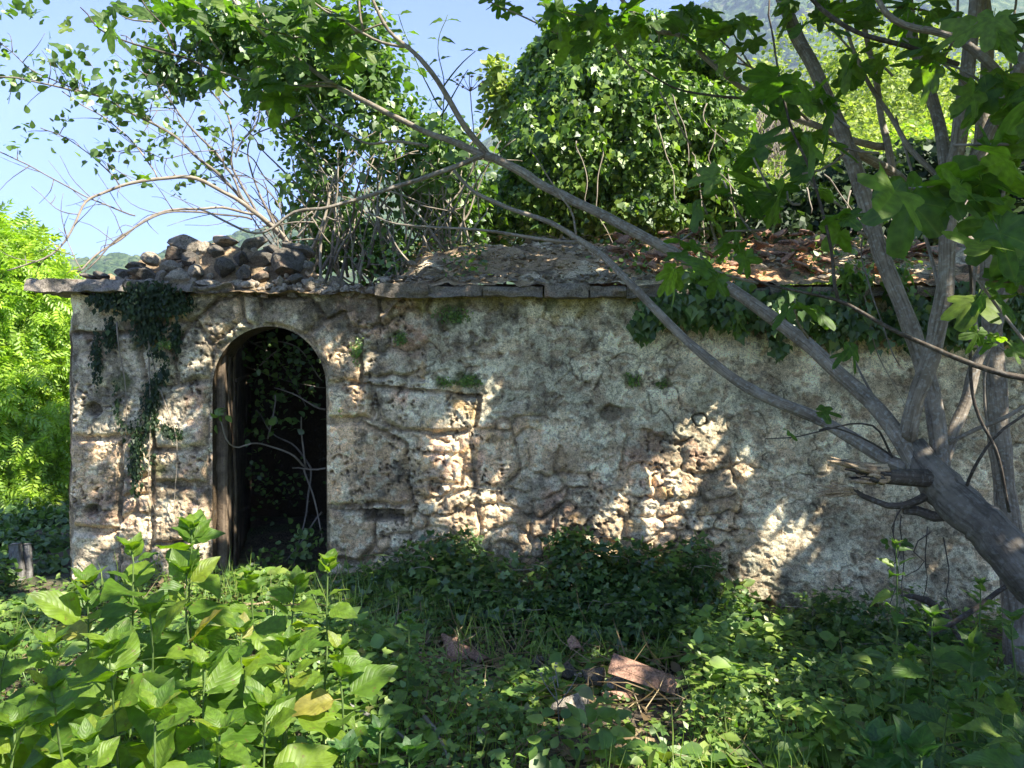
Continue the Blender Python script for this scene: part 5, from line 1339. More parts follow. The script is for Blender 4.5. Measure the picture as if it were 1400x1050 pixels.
far_tree(1330, 190, 15, 'bushy green tree above the dark hedge further right', 1, 1.4)
far_tree(1010, 215, 12.5, 'small tree peeping out at the right flank of the ivy bush', 0, 1.0)
# brown dry shrub
dry = Tree('dry_shrub', tuple(at(1050, 330, 13)), 'brownish leafless shrub between ivy bush and yellow green trees', 'shrub')
acc = Acc()
for k in range(420):
    x0, y0_ = rng.normal(1050, 26), rng.uniform(170, 260); a = rng.normal(0, .5); ln = rng.uniform(20, 60)
    V, Fc, uv, _ = tube(px_poly([(x0, y0_, 13 + rng.normal(0, .3)), (x0 + ln * math.sin(a), y0_ - ln, 13)]), .008, .003, 4, 3); acc.add(V, Fc, .5, uv)
o = acc.build('twigs', M['cane']); o['kind'] = 'stuff'; dry.part(o)

# bright tree on the left
lt = Tree('ash_tree', tuple(at(20, 800, 9.2)), 'bright yellow green tree with feathery leaflets at the left of the hut', 'tree')
acc = Acc()
LB = [(30, 430, 9.2, 70, 105, 1.0), (-60, 420, 9.2, 110, 130, 1.2), (40, 560, 9.0, 75, 110, 1.0), (-60, 620, 9.0, 120, 130, 1.1), (45, 680, 8.8, 65, 95, .9), (20, 360, 9.4, 45, 50, .7), (75, 520, 9.6, 40, 120, .8), (60, 720, 9.2, 60, 70, .8), (-20, 340, 9.4, 60, 50, .8)]
foliage(acc, LB, 17000, T_pinnate(5, .62, .35, .34), .21, out=.8, droop=.55, up=.8, shell=.5, clump=.28, cs=.2, tint=(0, 1), sv=.2)
lt.part(acc.build('crown', M['bright'])).__setitem__('kind', 'stuff')
lt.tube('trunk', px_poly([(-40, 860, 9.2), (-20, 700, 9.2), (10, 450, 9.3)]), .12, .04, M['twig'], 10, .04, 701)
for k in range(8): lt.tube('branch', px_poly([(-25 + k * 4, 720 - k * 35, 9.2), (10 + k * 8 - (k % 2) * 90, 620 - k * 35, 9.1), (40 + k * 4 - (k % 2) * 160, 540 - k * 28, 9.0)]), .04, .01, M['twig'], 6, .03, 710 + k)
for k, (px, top, Y_, wd) in enumerate(((110, 415, 26, 1.2), (165, 395, 34, 1.2), (60, 425, 30, 1.2), (215, 400, 40, 1.1))):
    far_tree(px, top, Y_, ['green tree in the valley seen just left of the hut corner', 'valley tree behind the left eave slab', 'valley tree behind the feathery ash', 'valley tree hidden low behind the rubble heap'][k], 1, wd, base=-4.0, group='trees in the valley')
# woods on the far ridge: one mass of small crowns
def woods():
    import bmesh
    bm = bmesh.new(); bmesh.ops.create_icosphere(bm, subdivisions=2, radius=1.0)
    Vt = np.array([v.co[:] for v in bm.verts]); Ft = np.array([[v.index for v in f.verts] for f in bm.faces]); bm.free()
    Vt = Vt * (0.75 + .5 * vn3(Vt[:, 0] * 2.4 + 5, Vt[:, 1] * 2.4, Vt[:, 2] * 2.4, 9))[:, None]
    dg = bpy.context.evaluated_depsgraph_get(); ho = bpy.data.objects['hills']
    acc = Acc(); O = []
    n = 6500
    az = np.radians(np.where(rng.random(n) < .55, rng.uniform(-35, -19, n), rng.uniform(10, 30, n))); rad = np.sqrt(rng.random(n)) * 560 + 130
    rad = np.where(az > 0, rng.uniform(300, 1150, n), rad)
    dg.update(); he = ho.evaluated_get(dg)
    for a, r_ in zip(az, rad):
        x, y = r_ * math.sin(a), r_ * math.cos(a)
        ok, loc, nn, ix = he.ray_cast(Vector((x, y, 2000)), Vector((0, 0, -1)))
        if ok: O.append((x, y, loc.z))
    O = np.array(O); m = len(O)
    S = rng.uniform(1.8, 4.2, m) * np.where(O[:, 0] > 0, 1.4, 1.0)
    scatter(acc, (Vt * [1, 1, 1.15], Ft), O + [0, 0, 1.0] * np.ones((m, 1)), unit(rvec(m) * [1, 1, .05]), np.tile([0, 0, 1.], (m, 1)), S, rng.random(m))
    o = acc.build('distant_woods', M['forest']); tag(o, 'wooded far slopes fading into haze', 'woods', kind='stuff')
woods()

# ------------------------------------------------------------------ ivy on the walls
def wall_ivy(name, label, blobs, n, T, size, mat, stems, droop=1.2):
    t = Tree(name, tuple(at(blobs[0][0], blobs[0][1], Y0 - .05)), label, 'ivy')
    acc = Acc()
    P, C = blob_points(blobs, n, .9, .25, .09)
    m = len(P); D = unit(rvec(m) * .7 + [0, -.15, -droop]); Nn = unit(np.array([0, -1, .35]) + rvec(m) * .6)
    scatter(acc, T, P, D, Nn, size * np.exp(rng.normal(0, .3, m)), np.clip(rng.normal(.45, .25, m), 0, 1))
    t.part(acc.build('foliage', mat)).__setitem__('kind', 'stuff')
    for k, pts in enumerate(stems): t.tube('stem', px_poly(pts), .006, .002, M['cane'], 6, .01, 800 + k)
    return t
wall_ivy('hanging_ivy', 'dark ferny creeper hanging from the left eave slab', [(145, 408, 5.48, 28, 16, .08), (190, 415, 5.47, 36, 26, .09), (232, 412, 5.48, 34, 22, .08), (205, 395, 5.45, 50, 14, .10), (205, 450, 5.52, 26, 24, .05), (132, 490, 5.56, 9, 46, .02), (168, 530, 5.55, 13, 70, .03), (205, 560, 5.54, 14, 80, .03), (186, 620, 5.54, 11, 60, .03), (150, 455, 5.55, 12, 26, .03), (240, 460, 5.55, 10, 26, .03), (228, 590, 5.54, 22, 12, .03), (215, 500, 5.52, 18, 30, .04)],
         9000, T_rhomb(), .027, M['darkivy'], [[(203, 470, 5.52), (206, 560, 5.53), (203, 660, 5.53), (212, 700, 5.54)], [(160, 440, 5.53), (172, 540, 5.55), (168, 640, 5.55)], [(195, 440, 5.52), (215, 520, 5.53), (240, 600, 5.53), (238, 700, 5.54)]])
lr = wall_ivy('trailing_ivy', 'broad leaved ivy trailing under the right part of the eave', [(900, 425, 5.42, 34, 26, .12), (950, 415, 5.40, 50, 36, .14), (1010, 420, 5.38, 50, 40, .15), (1080, 425, 5.38, 60, 36, .15), (1150, 435, 5.38, 60, 40, .15), (1230, 440, 5.38, 60, 44, .15), (1310, 430, 5.4, 60, 50, .15), (1390, 420, 5.4, 70, 60, .15), (960, 380, 5.45, 40, 14, .08), (880, 450, 5.48, 20, 22, .06), (1065, 470, 5.45, 18, 20, .05), (1490, 430, 5.4, 70, 60, .15)],
         5600, T_ivy(), .052, M['bramble'], [[(1000, 400, 5.4), (1040, 440, 5.42), (1060, 490, 5.46)], [(1180, 400, 5.36), (1200, 480, 5.38), (1240, 560, 5.4)]])
acc = Acc(); P, C = blob_points([(1010, 440, 5.28, 14, 34, .05), (1060, 425, 5.26, 24, 14, .06), (960, 375, 5.30, 16, 12, .06), (1120, 440, 5.28, 20, 8, .05), (1170, 380, 5.35, 30, 26, .08), (1230, 385, 5.35, 30, 26, .08)], 260, .9, 0)
m = len(P); scatter(acc, T_ivy(), P, unit(rvec(m) * .7 + [0, -.3, -.8]), unit(SUN + rvec(m) * .5), rng.uniform(.04, .09, m), rng.uniform(.6, 1, m)); lr.part(acc.build('new_leaves', M['elder'])).__setitem__('kind', 'stuff')
moss = wall_ivy('wall_tuft', 'small green tufts sprouting from the render below the eave', [(620, 430, 5.55, 30, 14, .03), (640, 520, 5.55, 24, 9, .03), (610, 522, 5.55, 14, 8, .02), (548, 462, 5.55, 10, 12, .02), (862, 520, 5.55, 16, 12, .02), (905, 524, 5.55, 12, 7, .02), (490, 480, 5.55, 12, 22, .02), (225, 470, 5.5, 12, 9, .03), (465, 560, 5.55, 5, 10, .01)], 1500, T_rhomb(), .018, M['cover'], [], .5)

# ------------------------------------------------------------------ inside the doorway
di = Tree('doorway_bramble', tuple(at(400, 800, 6.4)), 'bramble shoots and leaves growing in the dark doorway', 'bramble')
acc = Acc()
for px, py, Y_, sx_, sy_, n, s in ((365, 560, 6.2, 16, 16, 12, .085), (352, 590, 6.2, 14, 10, 8, .075), (400, 580, 6.2, 20, 16, 16, .07), (400, 530, 6.8, 34, 24, 60, .06), (370, 480, 6.6, 44, 26, 150, .06), (400, 500, 6.7, 36, 30, 120, .05), (375, 660, 6.6, 36, 26, 90, .05), (350, 560, 7.0, 30, 40, 70, .05), (345, 640, 6.6, 20, 30, 18, .05),
                                  (420, 740, 5.9, 22, 20, 70, .055), (370, 770, 5.8, 40, 18, 120, .055), (335, 790, 5.7, 30, 16, 70, .055), (350, 700, 6.8, 30, 30, 16, .05), (425, 520, 6.5, 10, 60, 24, .045)):
    P = np.array([at(px + rng.normal(0, sx_ * .7), py + rng.normal(0, sy_ * .7), Y_ + rng.normal(0, .1)) for _ in range(n)])
    scatter(acc, T_ovate(), P, unit(rvec(n) + [0, 0, -.2]), unit(rvec(n) * .8 + [0, -.6, .6]), s * rng.uniform(.7, 1.2, n), rng.random(n))
P = np.array([at(300 + rng.normal(0, 6), 566 + rng.normal(0, 10), 5.62) for _ in range(8)]); scatter(acc, T_ovate(), P, rvec(8), unit(rvec(8) + [0, -.5, .8]), np.full(8, .07), np.full(8, .9))
di.part(acc.build('foliage', M['elder'])).__setitem__('kind', 'stuff')
for k, pts in enumerate([[(420, 640, 6.3), (400, 625, 6.2), (370, 612, 6.1), (345, 605, 5.9), (325, 610, 5.8), (310, 600, 5.7), (300, 570, 5.65)], [(425, 640, 6.3), (400, 610, 6.4), (370, 590, 6.5), (350, 560, 6.5)], [(415, 640, 6.3), (430, 690, 6.2), (440, 740, 6.1)], [(425, 640, 6.3), (420, 700, 6.2), (405, 760, 6.1), (400, 800, 6.0)],
                         [(445, 640, 6.2), (420, 641, 6.2), (400, 640, 6.3)], [(440, 700, 6.2), (410, 740, 6.2), (385, 775, 6.1)], [(418, 640, 6.3), (415, 600, 6.3), (412, 570, 6.2)], [(366, 600, 6.2), (372, 570, 6.2), (376, 540, 6.2)], [(445, 560, 6.4), (410, 545, 6.4), (375, 530, 6.5)], [(330, 500, 6.9), (390, 520, 6.9), (445, 530, 6.9)], [(345, 470, 6.7), (400, 470, 6.7), (440, 520, 6.7)], [(330, 455, 6.8), (385, 500, 6.8), (420, 560, 6.8)], [(355, 500, 6.5), (365, 490, 6.5), (378, 480, 6.5)]]):
    di.tube('stem', px_poly(pts), .008, .005, M['cane'] if k % 2 == 0 else M['twig'], 6, .012, 850 + k)

# ------------------------------------------------------------------ undergrowth
def brm(name, label, blobs, n, size, mat, stems=20, T=T_trefoil, tint=(0, 1), cat='bramble', clump=.25):
    b0 = blobs[0]; p = at(*b0[:3]); t = Tree(name, (p[0], p[1], float(gh(p[0], p[1]))), label, cat)
    acc = Acc(); foliage(acc, blobs, n, T(), size, out=.5, droop=.2, up=1.0, shell=.6, clump=clump, cs=.10, tint=tint, sv=.25)
    t.part(acc.build('foliage', mat)).__setitem__('kind', 'stuff')
    for k in range(stems):
        b = blobs[rr.randrange(len(blobs))]; x = b[0] + rr.uniform(-1, 1) * b[3]; y = b[1] + b[4] * .6
        t.tube('stem', px_poly([(x, y, b[2]), (x + rr.uniform(-15, 15), y - b[4], b[2] - .05), (x + rr.uniform(-50, 50), y - b[4] * 1.1, b[2] - .12)]), .004, .002, M['greenstem'] if k % 2 else M['cane'], 5, .012, 900 + k)
    return t
brm('bramble_bush', 'bramble mound against the wall right of the doorway', [(520, 810, 5.2, 70, 36, .30), (590, 780, 5.25, 60, 40, .25), (640, 800, 5.1, 70, 45, .30), (560, 850, 4.7, 90, 34, .35), (690, 830, 4.9, 60, 45, .3), (620, 745, 5.4, 40, 22, .12)], 5200, .062, M['bramble'])
brm('bramble_bush', 'taller dark bramble clump against the middle of the wall', [(800, 800, 5.15, 70, 55, .30), (850, 780, 5.2, 60, 42, .25), (900, 800, 5.1, 60, 50, .28), (780, 745, 5.4, 36, 22, .12), (870, 840, 4.8, 90, 34, .3), (740, 850, 4.7, 60, 34, .3), (950, 780, 5.2, 36, 44, .2), (790, 858, 4.7, 90, 24, .3)], 7000, .060, M['bramble'])
brm('bramble_bush', 'low bramble growth under the two putlog holes at the wall foot', [(1000, 850, 4.9, 60, 40, .25), (1070, 880, 4.8, 60, 36, .25), (1150, 850, 4.9, 60, 42, .25), (1200, 900, 4.5, 80, 40, .3), (1100, 930, 4.3, 90, 34, .3), (1280, 900, 4.5, 60, 50, .3), (1010, 900, 4.5, 70, 30, .3)], 5600, .058, M['bramble'])
brm('weed_clump', 'leafy weeds at the left corner of the hut', [(40, 862, 5.2, 60, 48, .4), (60, 845, 5.4, 26, 26, .3), (0, 900, 4.6, 70, 50, .4), (100, 885, 4.8, 60, 36, .3), (-60, 820, 5.2, 70, 60, .4), (40, 800, 6.5, 60, 34, .5), (-40, 810, 7.2, 90, 40, .6), (60, 790, 7.6, 50, 30, .5), (20, 706, 8.2, 100, 30, .5), (60, 722, 7.2, 50, 26, .4), (-40, 725, 7.2, 90, 34, .5), (30, 742, 6.4, 80, 24, .3), (20, 715, 7.4, 90, 22, .4), (45, 775, 5.9, 60, 22, .25), (-20, 775, 5.9, 70, 24, .25)], 16000, .060, M['bramble'], 14, T_ovate, (.2, 1), 'weeds')
brm('weed_clump', 'low weeds along the threshold of the doorway', [(300, 862, 5.0, 60, 22, .3), (395, 815, 5.3, 40, 22, .2), (430, 850, 5.0, 50, 26, .3), (200, 868, 5.1, 60, 20, .3), (340, 885, 4.5, 70, 26, .3)], 3400, .052, M['cover'], 10, T_ovate, (.2, 1), 'weeds')
def cover():
    n = 90000
    px = rng.uniform(-250, 1650, n); Yg = 5.6 / (1 + rng.random(n) * 1.6)     # denser near the camera in world terms
    Yg = rng.uniform(1.6, 5.55, n) ** 1.0
    x = (px - 700) / F * Yg; gz = gh(x, Yg)
    hmax = .06 + .22 * sst(.35, .7, fbm(x * 1.6, Yg * 1.6, 3, 301)) + .10 * sst(.4, .7, fbm(x * 6, Yg * 6, 2, 302))
    hmax = hmax * (1 - .62 * sst(-.3, -1.0, x) * sst(3.6, 4.4, Yg))
    bare_ = sst(.50, .62, fbm(x * 2.6 + 3, Yg * 2.6, 4, 303)) + .5 * sst(.3, 0, np.hypot((x - .25) / 1.2, (Yg - 3.3) / .9) - .6)
    bare_ = bare_.clip(0, 1)
    k = rng.random(n) > bare_ * .75; x, Yg, gz, hmax = x[k], Yg[k], gz[k], hmax[k]; n = len(x)
    qx = x / Yg * F + 700
    clear = ((qx > 765) & (qx < 935) & (Yg > 3.15) & (Yg < 4.25)) | ((qx > 570) & (qx < 690) & (Yg > 3.7) & (Yg < 4.4)) | ((qx > 730) & (qx < 860) & (Yg > 3.2) & (Yg < 3.7))
    hmax = np.where(clear, .03, hmax)
    k = ~clear | (rng.random(n) < .35); x, Yg, gz, hmax = x[k], Yg[k], gz[k], hmax[k]; n = len(x)
    z = gz + hmax * rng.random(n) ** .7
    P = np.stack([x, Yg, z], -1)
    sel = rng.random(n)
    D = unit(rvec(n) * [1, 1, .35]); Nn = unit(np.array([0, -.15, 1.]) + rvec(n) * .45)
    ti = np.clip(.25 + .55 * fbm(x * 2.5, Yg * 2.5, 3, 305) + rng.normal(0, .2, n), 0, .999)
    acc = Acc()
    a = sel < .55; scatter(acc, T_ovate(), P[a], D[a], Nn[a], rng.uniform(.02, .05, a.sum()) * (1 + 1.1 * (fbm(x[a] * 3.1, Yg[a] * 3.1, 2, 309) > .58)), ti[a])
    a = (sel >= .55) & (sel < .8); scatter(acc, T_trefoil(), P[a], D[a], Nn[a], rng.uniform(.035, .075, a.sum()), ti[a])
    a = sel >= .8; scatter(acc, T_rhomb(), P[a], unit(D[a] + [0, 0, .8]), Nn[a], rng.uniform(.02, .045, a.sum()), ti[a])
    o = acc.build('ground_cover', M['cover']); tag(o, 'mixed low leafy weeds covering the ground in front of the hut', 'ground cover', kind='stuff')
    # stalks and grass
    m = 9000; x = rng.uniform(-3.5, 3.8, m); y = rng.uniform(2.0, 5.4, m); z = gh(x, y)
    q = fbm(x * 1.9, y * 1.9, 2, 311); qx = x / y * F + 700; kk = (q > .45) & ~((qx > 750) & (qx < 940) & (y > 3.0) & (y < 4.3)); x, y, z = x[kk], y[kk], z[kk]; m = len(x)
    G = (np.array([[-.012, 0, 0], [.012, 0, 0], [.010, .55, .04], [-.010, .55, .04], [0, 1, -.12]]), np.array([[0, 1, 2], [0, 2, 3], [3, 2, 4]]))
    acc = Acc(); scatter(acc, G, np.stack([x, y, z], -1), unit(np.array([0, 0, 1.]) + rvec(m) * .45), unit(rvec(m) * [1, 1, .1]), rng.uniform(.12, .32, m), rng.uniform(.4, 1, m))
    o = acc.build('grass', M['cover']); tag(o, 'thin grass blades and stalks among the weeds', 'grass', kind='stuff')
    m = 2600; x = rng.uniform(-2.5, 3.5, m); y = rng.uniform(2.2, 5.0, m); z = gh(x, y) + rng.uniform(.01, .12, m)
    acc = Acc(); scatter(acc, G, np.stack([x, y, z], -1), unit(rvec(m) * [1, 1, .35] + [0, 0, .1]), unit(rvec(m)), rng.uniform(.10, .34, m), rng.uniform(.5, 1, m))
    o = acc.build('dry_straw', M['dry']); tag(o, 'pale dead straw and stalks tangled in the weeds', 'straw', kind='stuff')
    m = 5200; x = rng.uniform(-3, 3.8, m); y = rng.uniform(2.2, 5.3, m); z = gh(x, y) + rng.uniform(.005, .03, m)
    acc = Acc(); scatter(acc, T_ovate(), np.stack([x, y, z], -1), unit(rvec(m) * [1, 1, .2]), unit(np.array([0, 0, 1.]) + rvec(m) * .5), rng.uniform(.03, .08, m), rng.random(m))
    o = acc.build('leaf_litter', M['dry']); tag(o, 'brown dead leaves lying between the weeds', 'leaf litter', kind='stuff')
cover()
# dry litter and grass on the roof
acc = Acc(); m = 1500; x = rng.uniform(-.8, 3.3, m); y = rng.uniform(5.5, 6.9, m); z = rz(x, y) + rng.uniform(0, .05, m)
scatter(acc, T_rhomb(), np.stack([x, y, z], -1), unit(rvec(m) * [1, 1, .3]), unit(np.array([0, 0, 1.]) + rvec(m) * .5), rng.uniform(.02, .06, m), rng.random(m))
for k in range(260):
    x = rng.uniform(-.8, 3.2); y = rng.uniform(5.5, 6.9); z = rz(x, y) + .03; d = rvec(1)[0] * [1, 1, .15]; ln = rng.uniform(.06, .3)
    V, Fc, uv, _ = tube([(x, y, z), (x + d[0] * ln * .5, y + d[1] * ln * .5, z + .02), (x + d[0] * ln, y + d[1] * ln, z + d[2] * ln)], .003, .0015, 4, 4); acc.add(V, Fc, .8, uv)
o = acc.build('roof_litter', M['dry']); tag(o, 'dry twigs and leaves strewn over the hut roof', 'leaf litter', kind='stuff')
acc = Acc(); m = 900; px = rng.choice([870, 960, 1000, 1120, 1180, 1240, 640, 520], m) + rng.normal(0, 22, m); y = rng.uniform(5.5, 6.7, m); x = (px - 700) / F * y; z = rz(x, y) + rng.uniform(0, .08, m)
scatter(acc, T_ovate(), np.stack([x, y, z], -1), unit(rvec(m) + [0, 0, .5]), unit(np.array([0, -.3, 1.]) + rvec(m) * .5), rng.uniform(.03, .06, m), rng.random(m))
o = acc.build('roof_weeds', M['elder']); tag(o, 'small green weeds rooted among the roof tiles', 'weeds', kind='stuff')

# fallen tiles and stones in front of the wall
def ground_thing(name, me, px, py, Yp, rot, s, label, cat, group=None, lift=0.0):
    p = at(px, py, Yp); o = obj(name, me, None, (p[0], p[1], p[2] + lift)); o.rotation_euler = rot
    o.scale = (s, s, s) if not isinstance(s, tuple) else s
    return tag(o, label, cat, group)
big_tile = tile_mesh('roof_tile', .34, .095, .08, .018, 140, .15, 1)
ground_thing('roof_tile', big_tile, 836, 904, 3.85, (-.22, 0, -1.85), 1.0, 'whole pale red curved roof tile lying on the rubble in the weeds', 'roof tile')
for k, (px, py, Yp, hw, fl, lb) in enumerate(((810, 925, 3.95, 22, .7, 'mossy brown stone just left of the whole fallen roof tile'), (840, 935, 3.9, 18, .5, 'flat grey stone under the whole fallen roof tile'), (775, 915, 4.1, 17, .7, 'shaded stone in the gap left of the fallen tile pile'),
                                       (785, 965, 3.6, 34, .5, 'sunlit block sunk in the weeds at the lower middle'), (738, 905, 4.2, 20, .6, 'reddish stone in the shade under the bramble'), (655, 1000, 3.3, 10, .8, 'pale pebble near the fallen stick'))):
    o = ground_thing('stone', (ROCK if k % 2 else DROCK)[k % 6], px, py, Yp, (rr.uniform(-.3, .3), rr.uniform(-.3, .3), rr.uniform(0, 6)), (hw * Yp / F,) * 3, lb, 'stone')
    o.scale = (hw * Yp / F, hw * Yp / F, hw * Yp / F * fl * 1.3)
for k, (px, py, Yp, s, r_, lb) in enumerate(((632, 905, 4.2, .8, (.25, .3, .4), 'tilted broken red tile in the shade left of the rubble'), (600, 912, 4.2, .8, (.3, -.5, 1.2), 'leftmost broken red tile at the foot of the bramble'), (610, 925, 4.1, .7, (.3, .5, 2.2), 'small red tile piece below the leftmost broken tile'),
                                            (665, 905, 4.2, .7, (.2, .4, .9), 'dark red tile piece half hidden by leaves'), (860, 950, 3.8, .7, (.1, .3, 1.9), 'dark red tile piece in front of the whole tile'), (790, 888, 4.3, .5, (.3, .2, .3), 'slim orange tile sliver behind the rubble'),
                                            (1080, 940, 4.1, .9, (.2, .2, 1.0), 'shaded brown tile piece on the right among low weeds'), (1010, 965, 3.9, .6, (.2, .2, 2.4), 'small brick red piece right of the fallen tile'))):
    ground_thing('tile_fragment', TILES[1 + k % 3], px, py, Yp, r_, s, lb, 'tile fragment')
# sticks on the ground
for k, (pts, lb) in enumerate((([(470, 960, 3.0), (505, 975, 3.0), (545, 1000, 2.95), (560, 1015, 2.95)], 'pale bent stick lying in the weeds right of the big leaved herbs'), ([(580, 980, 3.1), (600, 1010, 3.0), (615, 1045, 2.9)], 'dark grey stick pointing down beside the pale pebble'))):
    P = px_poly(pts); t = Tree('stick', tuple(P[1]), lb, 'stick'); t.tube('stick', P, .009, .005, M['greywood'] if k == 0 else M['twig'], 8, .01, 950 + k)
t = Tree('fallen_branch', tuple(at(1300, 860, 3.7)), 'broken branch propped in the weeds below the fig trunk', 'branch')
t.tube('branch', px_poly([(1270, 868, 3.6), (1320, 840, 3.65), (1370, 805, 3.75), (1400, 790, 3.8)]), .013, .010, M['darkbark'], 8, .008, 960)
t = Tree('bark_strip', tuple(at(1270, 820, 4.0)), 'curled strip of dark bark hanging by the wall foot', 'bark strip')
t.tube('strip', px_poly([(1232, 815, 4.0), (1260, 820, 3.98), (1285, 835, 3.95), (1305, 860, 3.95), (1325, 900, 3.95)]), [.008, .018, .018, .014, .006], None, M['darkbark'], 8, .008, 961)
# grey post at far left
t = Tree('wooden_post', tuple(at(24, 800, 5.6)), 'weathered grey timber post leaning at the left edge by the weeds', 'post')
def gpost(p0, p1, w_, d_):
    o = board('post_board', p0, p1, w_, d_, M['greywood'], 77); o.parent = t.root; o.matrix_parent_inverse = Matrix.Translation(-Vector(t.b))
gpost(wp(20, 742, 5.6), wp(30, 830, 5.6), .07, .05); gpost(wp(37, 742, 5.65), wp(42, 830, 5.65), .045, .03)

# ------------------------------------------------------------------ broad leaved herbs in the left foreground
def herb(px, py, Y, h, label, leaves=9, ls=.15, lean=(0, 0), mats=HERBL, name='broadleaf_herb', group='broad leaved herbs in the left foreground', top=True, cat='herb'):
    tip = at(px, py - (14 if mats is HERBL else 0), Y); gz = float(gh(tip[0], tip[1]))
    base = np.array([tip[0] - lean[0], tip[1] - lean[1], gz])
    t = Tree(name, tuple(base), label, cat, group)
    mid = (tip + base) / 2 + [lean[0] * .25, 0, .03]
    C = t.tube('stem', [base, mid, tip], .0060, .0025, M['greenstem'], 8, .006, int(px) + 31, 26)
    H = tip[2] - base[2]
    nn = leaves + 7
    for j in range(5):
        aa = j * 1.3 + px; d = np.array([math.cos(aa) * .55, math.sin(aa) * .55, .8])
        put_leaf(t, mats[j % len(mats)], C[-1] - [0, 0, .004], d, unit(np.array([-d[0], -d[1], .6])), ls * rng.uniform(.34, .5))
    for j in range(nn):
        f = 1 - (j + .05) * (.030 / H) * (1 + .14 * j)
        if f < .12: break
        p = C[int(np.clip(f, 0, 1) * (len(C) - 1))]; a = j * 1.57 + px * .7 + rng.normal(0, .25)
        s = 1.12 * ls * (0.50 + .50 * sst(0, 4, j)) * rng.uniform(.65, 1.25) * (1 - .2 * sst(9, 15, j))
        for sg in (0, math.pi):
            aa = a + sg + rng.normal(0, .15); el = .85 - 1.1 * sst(0, 6, j) + rng.normal(0, .33)
            d = np.array([math.cos(aa) * math.cos(el), math.sin(aa) * math.cos(el), math.sin(el)])
            nrm = unit(np.array([0, 0, 1.]) - d * d[2] + rvec(1)[0] * .42 + [.1, -.15, 0])
            if rng.random() < .84: put_leaf(t, mats[int(rng.integers(0, len(mats)))], p, d, nrm, s * rng.uniform(.85, 1.1))
    return t
HB = [(262, 738, 2.75, .15, 'tallest of the broad leaved herbs, its crown in front of the door jamb'),
      (180, 768, 2.65, .15, 'herb with its crown before the left part of the wall, second tallest'),
      (450, 785, 2.7, .13, 'herb standing alone at the right, crown level with the bottom of the doorway'),
      (120, 815, 2.55, .16, 'herb left of the second tallest, below the hut corner'),
      (405, 815, 2.55, .15, 'herb just left of and lower than the rightmost tall one'),
      (255, 800, 2.45, .17, 'herb right in front of the tallest one'),
      (330, 880, 2.3, .15, 'shorter herb in the gap under the doorway'),
      (70, 900, 2.2, .15, 'herb whose crown stands near the left edge, above the lit leaf pair'),
      (205, 855, 2.3, .17, 'herb with upright crown in the middle of the patch'),
      (395, 900, 2.25, .17, 'herb carrying large drooping leaves, one of them yellowing'),
      (150, 905, 2.1, .17, 'herb with wide pale leaves left of the patch centre'),
      (280, 930, 2.1, .17, 'herb with bright sunlit leaves below the patch centre'),
      (70, 960, 1.9, .16, 'low herb with two upright lit leaves by the left edge'),
      (215, 990, 1.85, .17, 'herb at the bottom edge with the widest flat lit leaf'),
      (365, 985, 1.95, .16, 'herb at the bottom edge below the yellowing leaf'),
      (10, 905, 2.3, .15, 'herb cut by the left edge of the picture'),
      (20, 1010, 1.8, .15, 'herb in the bottom left corner'),
      (465, 905, 2.35, .14, 'thin herb at the right border of the patch'),
      (300, 1020, 1.75, .15, 'nearest herb, its tip at the very bottom of the picture'),
      (120, 1030, 1.75, .15, 'low herb at the bottom edge left of the widest leaf'),
      (340, 800, 3.0, .11, 'small herb behind the tallest one, in front of the door opening')]
for px, py, Y_, ls, lb in HB:
    herb(px, py, Y_, 0, lb, 11, ls, (rng.normal(0, .08), rng.normal(0, .08)))
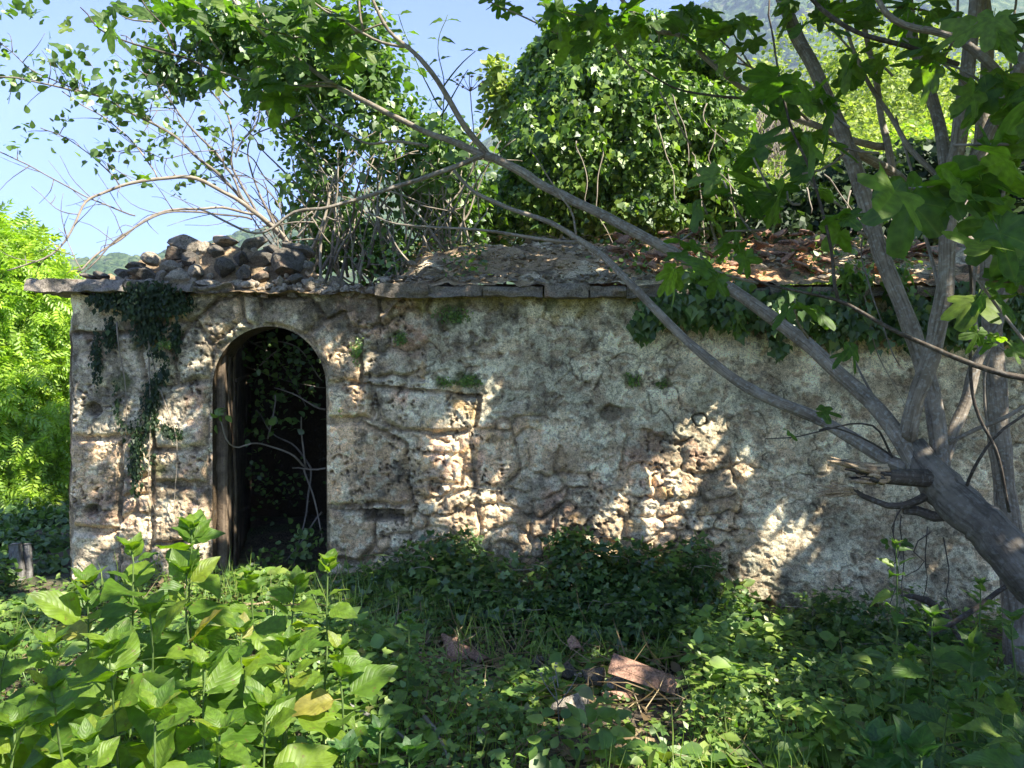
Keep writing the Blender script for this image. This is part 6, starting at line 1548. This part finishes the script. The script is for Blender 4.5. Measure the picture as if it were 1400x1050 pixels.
# sprawling lower herbs at the bottom centre
for k, (px, py, Y_, lb) in enumerate(((520, 1000, 2.3, 'low bluish green herb at the bottom, right of the patch'), (560, 1030, 2.2, 'low bluish green herb at the bottom edge by the dark stick'), (470, 1030, 2.1, 'low bluish green herb at the bottom edge beneath the patch border'))):
    herb(px, py, Y_, 0, lb, 6, .12, (0, 0), GLAL, 'low_herb', 'low herbs at the bottom edge')
herb(560, 850, 3.3, 0, 'slender nettle like shoot standing alone in front of the bramble', 9, .10, (.02, .05), NETL, 'nettle', 'nettles')
NB = [(1275, 845, 2.7, .15, 'nettle with the highest crown at the right, below the fig trunk'), (1330, 890, 2.5, .15, 'nettle right of the highest crowned one, drooping leaves'), (1240, 900, 2.8, .12, 'nettle leaning left beside the shaded weeds'),
      (1385, 850, 2.6, .14, 'nettle cut by the right edge, level with the fig trunk'), (1300, 960, 2.3, .14, 'lower nettle with yellow green blades in the right corner'), (1370, 960, 2.2, .15, 'nettle in the right corner hanging over the edge'),
      (1400, 1010, 2.0, .14, 'nettle in the lowest right corner'), (1225, 745, 3.35, .09, 'small nettle like sprig before the wall under the torn limb'), (1340, 800, 3.2, .10, 'small pale sprig hanging just under the leaning trunk')]
for px, py, Y_, ls, lb in NB:
    herb(px, py, Y_, 0, lb, 9, ls, (rng.normal(0, .05), rng.normal(0, .05)), NETL, 'nettle', 'nettles')
for px, py, Y_, lb in ((1195, 1022, 1.9, 'broad bluish leaved plant at the bottom edge right of centre'), (1260, 1035, 1.8, 'second broad bluish leaved plant at the bottom, nearer the nettles')):
    herb(px, py, Y_, 0, lb, 5, .15, (0, 0), GLAL, 'broad_weed', 'bluish weeds at the bottom edge')
# thin flowering weed
t = Tree('flowering_weed', tuple(at(765, 1010, 3.2)), 'thin grey weed with tiny white flower heads in the sunlit patch', 'weed')
for k, pts in enumerate([[(765, 1015, 3.2), (762, 960, 3.2), (755, 925, 3.2)], [(762, 960, 3.2), (745, 935, 3.2), (738, 920, 3.2)], [(762, 965, 3.2), (780, 940, 3.2), (790, 922, 3.2)], [(763, 940, 3.2), (758, 910, 3.2)]]):
    t.tube('stem', px_poly(pts), .003, .002, M['greywood'], 5, .002, 970 + k, 8)
    for j in range(3):
        e = at(*pts[-1]) + rvec(1)[0] * .012; o = obj('flower_head', SMALL[j], None, tuple(e)); o.scale = (.007,) * 3; t.part(o)

# ------------------------------------------------------------------ the air
hz = Acc()
x0, x1, y0, y1, z0, z1 = -1990, 1990, -1990, 1990, -60, 660
hz.add([(x0, y0, z0), (x1, y0, z0), (x1, y1, z0), (x0, y1, z0), (x0, y0, z1), (x1, y0, z1), (x1, y1, z1), (x0, y1, z1)], np.array([(0, 3, 2, 1), (4, 5, 6, 7), (0, 1, 5, 4), (1, 2, 6, 5), (2, 3, 7, 6), (3, 0, 4, 7)]))
m, t_, o_ = newmat('air_haze')
pv = N(t_, 'VolumePrincipled'); pv.inputs['Color'].default_value = (0.6, 0.78, 1.0, 1); pv.inputs['Density'].default_value = HAZE
t_.links.new(pv.outputs[0], o_.inputs['Volume'])
tag(hz.build('haze', m, smooth=False), 'thin summer haze over the valley', kind='stuff')
